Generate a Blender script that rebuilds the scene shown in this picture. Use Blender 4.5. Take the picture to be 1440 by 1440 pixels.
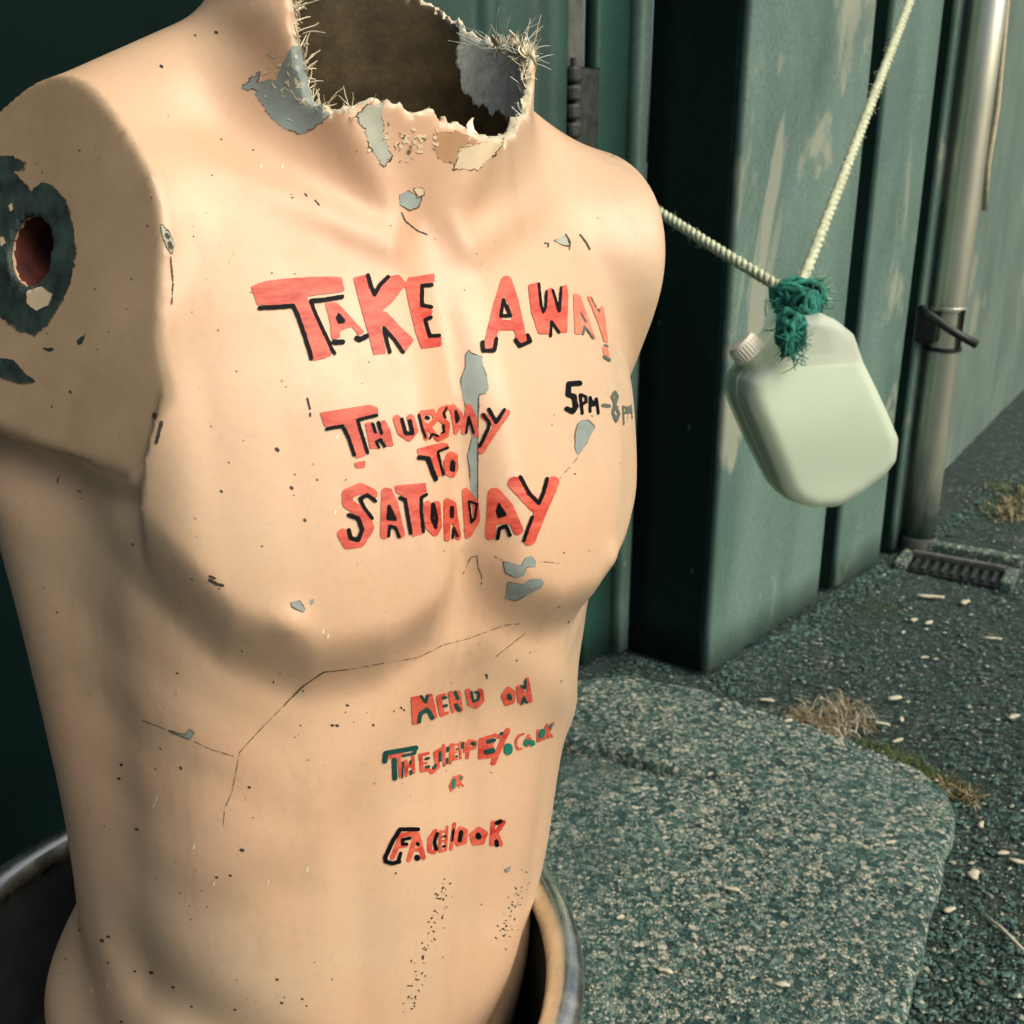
import bpy, bmesh, math, random
import numpy as np
from mathutils import Vector, Matrix
from mathutils.bvhtree import BVHTree
from mathutils.geometry import delaunay_2d_cdt

for o in list(bpy.data.objects):
    bpy.data.objects.remove(o, do_unlink=True)
S = bpy.context.scene
COL = S.collection
R = math.radians

# ------------------------------------------------------------------ camera, sky, sun, exposure
CAM_H = 1.06
FPX, PITCH = 1480.0, 0.3218          # focal length in pixels of a 1440 px picture, pitch below level
cam_d = bpy.data.cameras.new('camera')
cam = bpy.data.objects.new('camera', cam_d)
COL.objects.link(cam)
cam.location = (0, 0, CAM_H)
cam.rotation_euler = (math.pi / 2 - PITCH, 0, 0)
cam_d.sensor_width = 36
cam_d.lens = 36 * FPX / 1440
cam_d.clip_start = 0.02
cam_d.clip_end = 2000
cam_d.dof.use_dof = True
cam_d.dof.focus_distance = 0.64
cam_d.dof.aperture_fstop = 18.0
S.camera = cam

SUN_EL, SUN_AZ = R(44), R(122)       # azimuth clockwise from +Y (the way the camera looks)
world = bpy.data.worlds.new('World')
S.world = world
world.use_nodes = True
wn = world.node_tree
bg = wn.nodes['Background']
sky = wn.nodes.new('ShaderNodeTexSky')
sky.sky_type = 'NISHITA'
sky.sun_disc = False
sky.sun_elevation = SUN_EL
sky.sun_rotation = SUN_AZ
sky.air_density = 1.0
sky.dust_density = 7.0
sky.ozone_density = 0.2
wn.links.new(sky.outputs[0], bg.inputs[0])
bg.inputs[1].default_value = 0.06
sun_d = bpy.data.lights.new('sun', 'SUN')
sun = bpy.data.objects.new('sun', sun_d)
COL.objects.link(sun)
sun_d.energy = 1.5
sun_d.angle = R(56)
sun_d.color = (1.0, 0.93, 0.80)
sd = Vector((math.sin(SUN_AZ) * math.cos(SUN_EL), math.cos(SUN_AZ) * math.cos(SUN_EL), math.sin(SUN_EL)))
sun.rotation_euler = sd.to_track_quat('Z', 'Y').to_euler()
S.view_settings.view_transform = 'Standard'
S.view_settings.look = 'None'
S.view_settings.exposure = 0.93
S.view_settings.gamma = 1.0
S.view_settings.use_curve_mapping = False
S.render.engine = 'CYCLES'

# ------------------------------------------------------------------ helpers
rng = random.Random(7)
nrg = np.random.default_rng(7)

def ray(px, py):
    """direction in the world of a point measured on the 1440 px photograph"""
    x, y = (px - 720) / FPX, (720 - py) / FPX
    c, s = math.cos(PITCH), math.sin(PITCH)
    return Vector((x, c + y * s, -s + y * c))
CAM = Vector((0, 0, CAM_H))

def on_plane(px, py, p, n):
    d = ray(px, py)
    return CAM + d * ((Vector(p) - CAM).dot(Vector(n)) / d.dot(Vector(n)))
def on_ground(px, py, z=0.0):
    return on_plane(px, py, (0, 0, z), (0, 0, 1))

def obj(name, verts, faces, m, parent=None, smooth=False, mats=None, fm=None):
    me = bpy.data.meshes.new(name)
    me.from_pydata([tuple(v) for v in verts], [], [tuple(f) for f in faces])
    for q in (mats or [m]):
        me.materials.append(q)
    if fm is not None:
        me.polygons.foreach_set('material_index', fm)
    if smooth:
        me.polygons.foreach_set('use_smooth', [True] * len(me.polygons))
    me.update()
    o = bpy.data.objects.new(name, me)
    COL.objects.link(o)
    if parent is not None:
        o.parent = parent
    return o
def tag(o, label, cat=None, group=None, kind=None):
    if label: o['label'] = label
    if cat: o['category'] = cat
    if group: o['group'] = group
    if kind: o['kind'] = kind
    return o
def empty(name, loc, label, cat, group=None):
    o = bpy.data.objects.new(name, None)
    COL.objects.link(o)
    o.location = loc
    o.empty_display_size = 0.05
    bpy.context.view_layer.update()
    return tag(o, label, cat, group)
def under(o, parent):
    """make o a part of parent, keeping world coordinates"""
    o.parent = parent
    o.matrix_parent_inverse = parent.matrix_world.inverted()
    return o

class NT:
    """small helper to write node materials"""
    def __init__(s, name):
        s.m = bpy.data.materials.new(name)
        s.m.use_nodes = True
        s.t = s.m.node_tree
        s.b = s.t.nodes['Principled BSDF']
        s.co = s.t.nodes.new('ShaderNodeTexCoord')
    def n(s, ty, **kw):
        o = s.t.nodes.new(ty)
        for k, v in kw.items():
            if k in o.inputs:
                s.set(o.inputs[k], v)
            else:
                setattr(o, k, v)
        return o
    def set(s, sock, v):
        if isinstance(v, bpy.types.NodeSocket):
            s.t.links.new(v, sock)
        elif isinstance(v, tuple) and len(v) == 3 and sock.type == 'RGBA':
            sock.default_value = (*v, 1)
        else:
            sock.default_value = v
    def noise(s, scale, detail=4, rough=.55, vec=None, dist=0):
        o = s.n('ShaderNodeTexNoise', Scale=float(scale), Detail=float(detail), Roughness=float(rough), Distortion=float(dist))
        s.set(o.inputs['Vector'], vec if vec is not None else s.co.outputs['Object'])
        return o.outputs['Fac']
    def voro(s, scale, vec=None, feature='F1', out='Distance'):
        o = s.n('ShaderNodeTexVoronoi', Scale=float(scale), feature=feature)
        s.set(o.inputs['Vector'], vec if vec is not None else s.co.outputs['Object'])
        return o.outputs[out]
    def mapped(s, scale=(1, 1, 1), rot=(0, 0, 0), loc=(0, 0, 0)):
        o = s.n('ShaderNodeMapping')
        o.inputs['Scale'].default_value = scale
        o.inputs['Rotation'].default_value = rot
        o.inputs['Location'].default_value = loc
        s.set(o.inputs['Vector'], s.co.outputs['Object'])
        return o.outputs['Vector']
    def ramp(s, fac, stops, interp='LINEAR'):
        o = s.n('ShaderNodeValToRGB')
        o.color_ramp.interpolation = interp
        e = o.color_ramp.elements
        while len(e) < len(stops):
            e.new(0.5)
        for q, (p, c) in zip(e, stops):
            q.position = p
            q.color = (*c, 1) if isinstance(c, tuple) else (c, c, c, 1)
        s.set(o.inputs['Fac'], fac)
        return o.outputs['Color']
    def mix(s, fac, a, b, mode='MIX'):
        o = s.n('ShaderNodeMix', data_type='RGBA', blend_type=mode)
        s.set(o.inputs[0], fac); s.set(o.inputs[6], a); s.set(o.inputs[7], b)
        return o.outputs[2]
    def math(s, op, a, b=0.0):
        o = s.n('ShaderNodeMath', operation=op)
        s.set(o.inputs[0], a); s.set(o.inputs[1], b)
        return o.outputs[0]
    def bump(s, h, strength=.3, dist=.002, normal=None):
        o = s.n('ShaderNodeBump', Strength=float(strength), Distance=float(dist))
        s.set(o.inputs['Height'], h)
        if normal is not None: s.set(o.inputs['Normal'], normal)
        return o.outputs['Normal']
    def done(s, col=None, rough=None, metal=None, normal=None, **kw):
        if col is not None: s.set(s.b.inputs['Base Color'], col)
        if rough is not None: s.set(s.b.inputs['Roughness'], rough)
        if metal is not None: s.set(s.b.inputs['Metallic'], metal)
        if normal is not None: s.set(s.b.inputs['Normal'], normal)
        for k, v in kw.items():
            s.set(s.b.inputs[k], v)
        return s.m

# ------------------------------------------------------------------ materials
M = {}
def mk_skin():
    t = NT('skin_paint')
    big = t.noise(7, 3)
    c = t.mix(t.ramp(big, [(.35, 0.0), (.65, 1.0)]), (.60, .425, .270), (.615, .395, .248))
    c = t.mix(t.ramp(t.noise(4.5, 4, .55, None, .6), [(.42, 0.0), (.66, .65)]), c, (.51, .415, .285))
    mott = t.noise(38, 5, .6)
    fine = t.noise(240, 4, .7)
    c = t.mix(t.math('MULTIPLY', t.ramp(fine, [(.50, 0.0), (.72, 1.0)]), .16), c, (.30, .22, .15))
    grime = t.math('MULTIPLY', t.ramp(t.noise(13, 6, .7, t.mapped((1, 1, .45)), .8), [(.54, 0.0), (.74, 1.0)]), .42)
    c = t.mix(grime, c, (.27, .20, .125))
    c = t.mix(t.ramp(mott, [(.5, 0.0), (.75, .22)]), c, (.42, .33, .24))
    dv = t.n('ShaderNodeVectorMath', operation='DISTANCE'); t.set(dv.inputs[0], t.co.outputs['Object']); dv.inputs[1].default_value = (-.065, .585, CAM_H + .005)
    c = t.mix(t.math('MULTIPLY', t.ramp(dv.outputs['Value'], [(.05, 1.0), (.12, 0.0)]), .55), c, (.56, .31, .185))
    at = t.n('ShaderNodeAttribute', attribute_name='joint')
    c = t.mix(at.outputs['Fac'], c, t.ramp(t.noise(14, 4), [(.3, (.30, .215, .130)), (.7, (.43, .315, .195))]))
    sp = t.voro(120)
    spm = t.math('MULTIPLY', t.ramp(sp, [(.06, 1.0), (.10, 0.0)]), t.ramp(t.noise(23, 2), [(.60, 0.0), (.66, 1.0)]))
    c = t.mix(t.math('MULTIPLY', spm, .8), c, (.06, .05, .04))
    h = t.noise(55, 3)
    return t.done(c, t.ramp(mott, [(.3, .34), (.7, .52)]), normal=t.bump(t.math('ADD', h, t.math('MULTIPLY', fine, .25)), .14, .002), **{'Coat Weight': .18, 'Coat Roughness': .28})
M['skin'] = mk_skin()
def plain(name, col, rough=.6, metal=0.0, var=.25, scale=60, bump=.0):
    t = NT(name)
    n = t.noise(scale, 4)
    d = tuple(x * (1 - var) for x in col); l = tuple(min(1, x * (1 + var)) for x in col)
    c = t.ramp(n, [(.3, d), (.7, l)])
    return t.done(c, rough, metal, normal=t.bump(n, bump, .002) if bump else None)
def mk_inside():
    t = NT('bare_fibreglass')
    n = t.noise(40, 5, .6)
    c = t.ramp(n, [(.3, (.018, .013, .005)), (.7, (.075, .055, .024))])
    at = t.n('ShaderNodeAttribute', attribute_name='frayed')
    k = t.noise(120, 5, .7)
    m = t.ramp(t.math('ADD', at.outputs['Fac'], t.math('MULTIPLY', t.math('SUBTRACT', t.noise(60, 4), .5), .9)), [(.42, 0.0), (.50, 1.0)])
    c = t.mix(m, c, t.ramp(k, [(.3, (.30, .36, .33)), (.7, (.72, .73, .62))]))
    return t.done(c, t.mix(m, (.30, .30, .30), (.8, .8, .8)), normal=t.bump(k, .22, .002))
M['inside'] = mk_inside()
M['dark'] = plain('dark', (.02, .03, .03), .6)

M['edge'] = plain('torn_fibre_edge', (.55, .50, .36), .8, var=.3, scale=150, bump=.6)
M['fibre'] = plain('grey_fibre_mat', (.36, .42, .37), .8, var=.45, scale=110, bump=.8)
M['rust'] = plain('rusty_socket', (.085, .018, .012), .8, var=.6, scale=90, bump=.6)
M['grey'] = plain('grey_undercoat', (.22, .27, .25), .6, var=.14, scale=70)
M['grey2'] = plain('pale_undercoat', (.36, .38, .30), .6, var=.15, scale=70)
M['tan'] = plain('tan_undercoat', (.42, .24, .115), .6, var=.15, scale=50)
M['cream'] = plain('cream_undercoat', (.62, .50, .33), .6, var=.12, scale=60)
M['scuff'] = plain('dark_green_scuff', (.022, .042, .036), .6, var=.7, scale=70, bump=.5)
M['crack'] = plain('crack_dirt', (.10, .07, .04), .8, var=.4, scale=200)
M['speck'] = plain('chip_dirt', (.035, .035, .028), .7, var=.5, scale=200)
M['lite'] = plain('pale_chip', (.78, .70, .52), .6, var=.1, scale=200)
def mk_paint(name, a, b, rough):
    t = NT(name)
    v = t.mapped((.35, .35, 1.3), (0, .25, .6))
    c = t.ramp(t.noise(110, 6, .75, v, .5), [(.33, a), (.50, tuple((p + q) / 2 for p, q in zip(a, b))), (.68, b)])
    h = t.noise(260, 3, .6, v)
    return t.done(c, rough, normal=t.bump(h, .25, .0006), **{'Specular IOR Level': .12 if max(b) < .02 else .35})
M['red'] = mk_paint('red_paint', (.40, .022, .014), (.66, .150, .090), .45)
M['pink'] = mk_paint('thin_red_paint', (.60, .13, .085), (.68, .24, .15), .45)
M['black'] = mk_paint('black_paint', (.0012, .0015, .003), (.003, .0035, .005), .6)
M['dgreen'] = mk_paint('dark_green_paint', (.006, .030, .028), (.012, .085, .070), .40)
M['teal'] = mk_paint('teal_paint', (.010, .12, .09), (.020, .20, .15), .40)
M['washed'] = mk_paint('washed_black_paint', (.06, .085, .07), (.11, .14, .115), .45)

def mk_steel_wall(name, base, dark, blotch, amount, rough=.45):
    t = NT(name)
    st = t.mapped((1, 1, .38))
    n1 = t.noise(5, 4, .55, st, .4)
    n2 = t.noise(120, 4, .7)
    c = t.mix(t.ramp(n1, [(.35, 0.0), (.7, 1.0)]), base, dark)
    c = t.mix(t.math('MULTIPLY', t.ramp(n2, [(.40, 0.0), (.75, 1.0)]), .55), c, tuple(x * .45 for x in dark))
    b1 = t.noise(3.6, 5, .62, t.mapped((1, 1, .42)), .6)
    c = t.mix(t.ramp(b1, [(amount, 0.0), (amount + .05, .8)]), c, blotch)
    b2 = t.voro(26, t.mapped((1, 1, .5)))
    bm = t.math('MULTIPLY', t.ramp(b2, [(.05, 1.0), (.10, 0.0)]), t.ramp(t.noise(6, 2), [(.58, 0.0), (.62, 1.0)]))
    c = t.mix(bm, c, blotch)
    return t.done(c, t.ramp(n2, [(.3, rough - .05), (.7, rough + .2)]), normal=t.bump(t.noise(28, 4), .18, .004))
M['wall'] = mk_steel_wall('green_steel', (.140, .228, .195), (.070, .138, .118), (.29, .32, .25), .56)
M['render'] = mk_steel_wall('grey_green_render', (.120, .180, .150), (.070, .122, .102), (.20, .225, .175), .60, .8)
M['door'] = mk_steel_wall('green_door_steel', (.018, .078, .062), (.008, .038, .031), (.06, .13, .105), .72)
M['shadedoor'] = plain('shade_dark_door_steel', (.0006, .0075, .0070), .8, var=.25, scale=6, bump=.05)  # shade on the left door panels is put into this near-black colour
M['shadedoor'].node_tree.nodes['Principled BSDF'].inputs['Specular IOR Level'].default_value = .08
M['shadeface'] = mk_steel_wall('shade_dark_steel', (.0035, .022, .017), (.0015, .010, .008), (.05, .085, .070), .76, .75)  # near-black colour stands in for shade on the returns and in the door gap
M['shadeface'].node_tree.nodes['Principled BSDF'].inputs['Specular IOR Level'].default_value = .15
M['gasket'] = plain('grey_gasket', (.075, .085, .075), .8, var=.4, scale=40, bump=.3)
M['hinge'] = plain('blackened_hinge_steel', (.020, .028, .024), .6, var=.7, scale=60, bump=.6)
def stones(t, sc, lo, mid, hi, pale, k_pale, k_lo=.34):
    v = t.voro(sc, out='Color'); sp = t.n('ShaderNodeSeparateColor'); t.set(sp.inputs[0], v)
    r = sp.outputs[0]
    e = t.voro(sc, feature='DISTANCE_TO_EDGE')
    c = t.ramp(r, [(.0, lo), (k_lo, lo), (k_lo + .07, mid), (k_lo + .26, mid), (k_lo + .34, hi), (k_pale - .02, hi), (k_pale, pale)])
    n = t.noise(sc * 2.2, 4, .7)
    c = t.mix(t.ramp(n, [(.35, .55), (.65, 0.0)]), c, lo)
    c = t.mix(t.ramp(e, [(.02, .9), (.10, 0.0)]), c, tuple(x * .6 for x in lo))
    return c, e, n
def mk_slab(name, lo, mid, hi, sm):
    t = NT(name)
    c, e, n = stones(t, 185, lo, mid, hi, (.60, .60, .48), .84, .24)
    c2, e2, n2 = stones(t, 105, lo, mid, hi, (.62, .61, .48), .82, .24)
    c = t.mix(t.ramp(t.noise(30, 3), [(.46, 0.0), (.54, 1.0)]), c, c2)
    a = t.noise(5, 5, .65, None, .6)
    c = t.mix(t.ramp(a, [(.48, 0.0), (.74, .45)]), c, sm)
    b = t.noise(2.2, 4, .6, t.mapped((1, 1, 1), (0, 0, .4), (3, 1, 0)))
    c = t.mix(t.ramp(b, [(.55, 0.0), (.70, .55)]), c, tuple(x * .45 for x in sm))
    h = t.math('ADD', t.math('MINIMUM', e, .25), t.math('MULTIPLY', n, .3))
    return t.done(c, .85, normal=t.bump(h, .9, .006))
def mk_ground():
    t = NT('tarmac')
    c, e, n = stones(t, 120, (.003, .015, .014), (.014, .050, .045), (.050, .105, .090), (.30, .32, .25), .95)
    c2, e2, n2 = stones(t, 210, (.003, .014, .013), (.016, .052, .047), (.07, .125, .105), (.30, .32, .25), .94)
    c = t.mix(t.ramp(t.noise(26, 3), [(.44, 0.0), (.56, 1.0)]), c, c2)
    a = t.noise(4.5, 5, .65, None, .6)
    c = t.mix(t.ramp(a, [(.46, .0), (.66, .72)]), c, (.008, .027, .023))
    m = t.noise(2.3, 5, .6, None, .5)
    c = t.mix(t.ramp(m, [(.58, 0.0), (.68, .5)]), c, (.028, .045, .014))
    h = t.math('ADD', t.math('MINIMUM', e, .25), t.math('MULTIPLY', n, .35))
    return t.done(c, .88, normal=t.bump(h, 1.0, .007))
M['ground'] = mk_ground()
M['slab'] = mk_slab('exposed_aggregate_concrete', (.008, .042, .040), (.075, .170, .150), (.29, .37, .30), (.060, .140, .124))
M['slab2'] = mk_slab('smooth_concrete', (.035, .080, .068), (.060, .120, .100), (.105, .165, .130), (.040, .085, .068))
M['pebble'] = plain('pale_pebbles', (.27, .29, .22), .85, var=.7, scale=45)
M['pebbled'] = plain('teal_grey_pebbles', (.042, .090, .078), .85, var=.8, scale=45)
M['chip'] = plain('pale_litter', (.46, .44, .33), .7, var=.2, scale=80)
M['straw'] = plain('dry_straw', (.36, .28, .16), .8, var=.35, scale=40)
M['moss'] = plain('moss', (.060, .085, .018), .9, var=.6, scale=60)
M['grass'] = plain('weed_green', (.075, .105, .025), .7, var=.5, scale=60)
def mk_metal(name, c1, c2, rough):
    t = NT(name)
    n = t.noise(30, 5, .65)
    return t.done(t.ramp(n, [(.35, c1), (.65, c2)]), t.ramp(t.noise(60, 4), [(.3, rough * .7), (.7, rough * 1.4)]), 1.0, normal=t.bump(n, .08, .002))
M['steel'] = mk_metal('tub_steel', (.62, .63, .56), (.86, .84, .72), .27)
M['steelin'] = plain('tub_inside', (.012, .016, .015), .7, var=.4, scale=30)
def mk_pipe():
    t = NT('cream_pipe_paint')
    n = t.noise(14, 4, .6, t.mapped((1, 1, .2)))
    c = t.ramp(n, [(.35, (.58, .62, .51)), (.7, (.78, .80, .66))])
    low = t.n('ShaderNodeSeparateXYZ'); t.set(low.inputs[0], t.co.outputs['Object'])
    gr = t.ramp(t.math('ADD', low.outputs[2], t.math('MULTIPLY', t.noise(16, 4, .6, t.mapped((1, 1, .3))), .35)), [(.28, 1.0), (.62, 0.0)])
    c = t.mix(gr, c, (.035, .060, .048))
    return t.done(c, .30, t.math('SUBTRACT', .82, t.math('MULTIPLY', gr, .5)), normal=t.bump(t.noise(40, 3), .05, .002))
M['pipe'] = mk_pipe()
M['cable'] = plain('black_cable', (.012, .016, .015), .5, var=.4)
M['wire'] = plain('pale_wire', (.50, .44, .30), .5, var=.2)
M['rope'] = plain('cream_rope', (.50, .55, .38), .85, var=.25, scale=160, bump=.6)
M['twine'] = plain('green_twine', (.010, .150, .110), .85, var=.7, scale=120, bump=.6)
M['twine2'] = plain('pale_green_fibre', (.24, .42, .30), .85, var=.4, scale=120)
def mk_jug():
    t = NT('milky_plastic')
    out = t.t.nodes['Material Output']
    n = t.noise(12, 4)
    t.done(t.ramp(n, [(.3, (.86, .91, .81)), (.7, (.92, .95, .88))]), .30, normal=t.bump(t.noise(30, 3), .06, .003))
    tl = t.n('ShaderNodeBsdfTranslucent', Color=(.92, .97, .88))
    m1 = t.n('ShaderNodeMixShader', Fac=.45)
    t.t.links.new(t.b.outputs[0], m1.inputs[1]); t.t.links.new(tl.outputs[0], m1.inputs[2])
    tr = t.n('ShaderNodeBsdfTransparent', Color=(.92, .97, .85))
    m2 = t.n('ShaderNodeMixShader', Fac=.46)
    t.t.links.new(m1.outputs[0], m2.inputs[1]); t.t.links.new(tr.outputs[0], m2.inputs[2])
    t.t.links.new(m2.outputs[0], out.inputs[0])
    return t.m
M['jug'] = mk_jug()
M['water'] = plain('cloudy_water', (.50, .61, .53), .3, var=.05, scale=8)
M['cap'] = plain('white_cap', (.80, .80, .66), .4, var=.06)
# ------------------------------------------------------------------ the setting: ground and concrete
def vnoise(x, y, seed=0):
    """cheap smooth noise, roughly -1..1"""
    r = np.random.default_rng(seed)
    v = 0
    for k in range(7):
        a, ph = r.uniform(0, 2 * np.pi, 2); f = r.uniform(.6, 1.6)
        v = v + np.sin((x * np.cos(a) + y * np.sin(a)) * f + ph + 1.3 * np.sin((x * np.sin(a) - y * np.cos(a)) * f * .7 + ph * 2))
    return v / 7 * 1.8

def axis(dense0, dense1, step, far):
    a = list(np.arange(dense0, dense1, step))
    lo, d = dense0, step
    while lo > -far: d *= 1.45; lo -= d; a.insert(0, lo)
    hi, d = a[-1], step
    while hi < far: d *= 1.45; hi += d; a.append(hi)
    return np.array(a)
gx, gy = axis(-.2, 2.6, .012, 900), axis(.7, 4.2, .014, 900)
X, Y = np.meshgrid(gx, gy, indexing='ij')
near = np.exp(-(((X - .9) / 2.5) ** 2 + ((Y - 2) / 3) ** 2))
Zg = near * (.006 * vnoise(X * 6, Y * 6, 1) + .003 * vnoise(X * 30, Y * 30, 2) + .0016 * vnoise(X * 120, Y * 120, 3)) - .004
nx, ny = len(gx), len(gy)
ii = np.arange(nx * ny).reshape(nx, ny)
F = np.stack([ii[:-1, :-1], ii[1:, :-1], ii[1:, 1:], ii[:-1, 1:]], -1).reshape(-1, 4)
ground = obj('ground', np.stack([X, Y, Zg], -1).reshape(-1, 3), F, M['ground'], smooth=True)
tag(ground, 'dark tarmac yard strewn with pale grit', kind='structure')

def ragged(pts, amp, step, seed, keep=()):
    r = random.Random(seed); out = []
    for i, (p, q) in enumerate(zip(pts, pts[1:] + pts[:1])):
        p, q = Vector(p), Vector(q); L = (q - p).length; n = max(1, int(L / step))
        for k in range(n):
            v = p.lerp(q, k / n)
            if i not in keep:
                v = v + Vector((r.uniform(-amp, amp), r.uniform(-amp, amp)))
            out.append(v)
    return out
def pad(name, poly, z0, z1, m, label, seed):
    """concrete plate with broken, rounded edges"""
    n = len(poly); c = sum(poly, Vector((0, 0))) / n
    pts2 = [Vector(p) for p in poly]
    r = random.Random(seed)
    inner = []
    for i in range(n):
        a, b = pts2[i - 1], pts2[(i + 1) % n]
        d = (b - a).normalized(); nn = Vector((-d.y, d.x))
        inner.append(pts2[i] + nn * r.uniform(.006, .014))
    box = (min(p.x for p in pts2), max(p.x for p in pts2), min(p.y for p in pts2), max(p.y for p in pts2))
    grid = []
    for gx_ in np.arange(box[0], box[1], .03):
        for gy_ in np.arange(box[2], box[3], .03):
            grid.append(Vector((gx_ + r.uniform(-.006, .006), gy_ + r.uniform(-.006, .006))))
    cv, ce, cf, *_ = delaunay_2d_cdt(inner + grid, [], [list(range(n))], 1, 1e-5)
    V = []
    for v in cv:
        V.append((v.x, v.y, z1 + .0035 * float(vnoise(np.float64(v.x * 9), np.float64(v.y * 9), seed)) + .0012 * float(vnoise(np.float64(v.x * 60), np.float64(v.y * 60), seed + 1))))
    Fs = [tuple(f) for f in cf]
    # rim: map inner ring to cdt output by nearest
    import mathutils
    kd = mathutils.kdtree.KDTree(len(cv))
    for i, v in enumerate(cv): kd.insert((v.x, v.y, 0), i)
    kd.balance()
    ring = [kd.find((p.x, p.y, 0))[1] for p in inner]
    b0 = len(V)
    for p in pts2: V.append((p.x, p.y, z1 - r.uniform(.006, .012)))
    for p in pts2: V.append((p.x + r.uniform(-.004, .004), p.y + r.uniform(-.004, .004), z0))
    for i in range(n):
        j = (i + 1) % n
        Fs.append((b0 + i, b0 + j, ring[j], ring[i]))
        Fs.append((b0 + n + i, b0 + n + j, b0 + j, b0 + i))
    o = obj(name, V, Fs, m, smooth=True)
    return tag(o, label, kind='structure')
G2 = lambda px, py, z=.03: on_ground(px, py, z).xy
edge = [G2(985, 966), G2(1040, 986), G2(1120, 1012), G2(1215, 1046), G2(1290, 1078), G2(1335, 1108), G2(1345, 1150), G2(1332, 1205), G2(1303, 1310), G2(1272, 1440)]
notch = [G2(786, 1056), G2(850, 1064), G2(930, 1088), G2(1012, 1092), G2(935, 1077), G2(860, 1052), G2(786, 1036)]
low = [Vector((.44, .80)), Vector((.40, .20)), Vector((.30, -.30)), Vector((-.55, -.30)), Vector((-.66, .60)), Vector((-.10, 1.10)), Vector((.02, 1.42))]
main = notch + [G2(775, 960), G2(880, 946)] + edge + low
ccw = lambda P: P if sum(a.x * b.y - b.x * a.y for a, b in zip(P, P[1:] + P[:1])) > 0 else P[::-1]
pad('concrete_pad', ragged(ccw(main), .003, .03, 3), -.02, .030, M['slab'], 'broken plate of exposed aggregate concrete under the tub', 11)

# ------------------------------------------------------------------ steel wall, door
C0 = on_ground(995, 955)
WD = Vector((math.sin(.715), math.cos(.715), 0))           # the way the wall runs, to the right and away
WN = Vector((WD.y, -WD.x, 0))                          # out of the wall, to the yard
def wp(t, o, z=0.0):
    return C0 + WD * t + WN * o + Vector((0, 0, z))
def wall_t(px, py, off=0.0):
    return (on_plane(px, py, C0 + WN * off, WN) - C0).dot(WD)
def fillet(P, r, k=3):
    out = [Vector(P[0])]
    for a, b, c in zip(P, P[1:], P[2:]):
        a, b, c = Vector(a), Vector(b), Vector(c)
        u, v = (a - b), (c - b)
        q = min(r, u.length * .45, v.length * .45)
        s0, s1 = b + u.normalized() * q, b + v.normalized() * q
        for i in range(k + 1):
            w = i / k
            out.append(s0 * (1 - w) ** 2 + b * 2 * w * (1 - w) + s1 * w ** 2)
    out.append(Vector(P[-1]))
    return out
def sheet(name, P, z0, z1, m, parent, r=.008, th=.003, rag=0.0, nz=26):
    """folded steel sheet: plan line P of (t, o) raised from z0 to z1, with thickness and slight dents"""
    L = fillet(P, r) if len(P) > 2 else [Vector(p) for p in P]
    # add points along long runs so that the sheet can wave a little
    D = []
    for a, b in zip(L, L[1:]):
        n = max(1, int((b - a).length / .05))
        D += [a.lerp(b, k / n) for k in range(n)]
    D.append(L[-1])
    back = []
    for i, p in enumerate(D):
        a, b = D[max(0, i - 1)], D[min(len(D) - 1, i + 1)]
        d = (b - a).normalized()
        back.append(p + Vector((d.y, -d.x)) * -th if True else p)
    zs = list(np.linspace(0, 1, nz))
    V = []; n = len(D)
    for line, sg in ((D, 1), (back, 1)):
        for zi, w in enumerate(zs):
            z = z0 + (z1 - z0) * w
            for p in line:
                dz = rag * abs(float(vnoise(np.float64(p.x * 40), np.float64(.3), 5))) if zi == 0 else 0
                bend = .0016 * float(vnoise(np.float64(p.x * 7), np.float64(z * 5), 9))
                V.append(wp(p.x, p.y + bend, z + dz))
    Fs = []
    nz_ = len(zs); o2 = n * nz_
    for zi in range(nz_ - 1):
        for i in range(n - 1):
            a = zi * n + i
            Fs.append((a, a + 1, a + 1 + n, a + n))
            Fs.append((o2 + a, o2 + a + n, o2 + a + 1 + n, o2 + a + 1))
    for i in range(n - 1):
        Fs.append((i, o2 + i, o2 + i + 1, i + 1))
        a = (nz_ - 1) * n + i
        Fs.append((a, a + 1, o2 + a + 1, o2 + a))
    for zi in range(nz_ - 1):
        a = zi * n
        Fs.append((a, a + n, o2 + a + n, o2 + a))
        a = zi * n + n - 1
        Fs.append((a, o2 + a, o2 + a + n, a + n))
    return under(obj(name, V, Fs, m, smooth=False if len(P) == 2 else True), parent)

HW = 2.6
DEP = -.20
wall = empty('steel_wall', wp(.6, 0), 'green corrugated steel wall with worn paint behind the plastic jug', 'wall')
tB = wall_t(1228, 300); tC = wall_t(1312, 300)
sheet('panel', [(0, -.014), (0, 0), (tB - .10, 0), (tB - .075, -.075), (tB - .016, -.075)], .012, HW, M['wall'], wall, rag=.012)
sheet('panel', [(tB - .001, -.012), (tB, 0), (tC - .10, 0), (tC - .075, -.075), (tC - .016, -.075)], .012, HW, M['wall'], wall, rag=.012)
sheet('return_face', [(tB - .012, -.075), (tB - .001, -.0125)], .012, HW, M['shadeface'], wall)
sheet('return_face', [(tC - .012, -.075), (tC - .001, -.0125)], .012, HW, M['shadeface'], wall)
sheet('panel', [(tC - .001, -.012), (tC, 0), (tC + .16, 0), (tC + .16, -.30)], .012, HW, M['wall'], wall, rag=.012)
sheet('side_face', [(-.012, DEP + .003), (.0005, -.030), (.0005, -.0150)], .012, HW, M['shadeface'], wall, r=.003)
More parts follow.
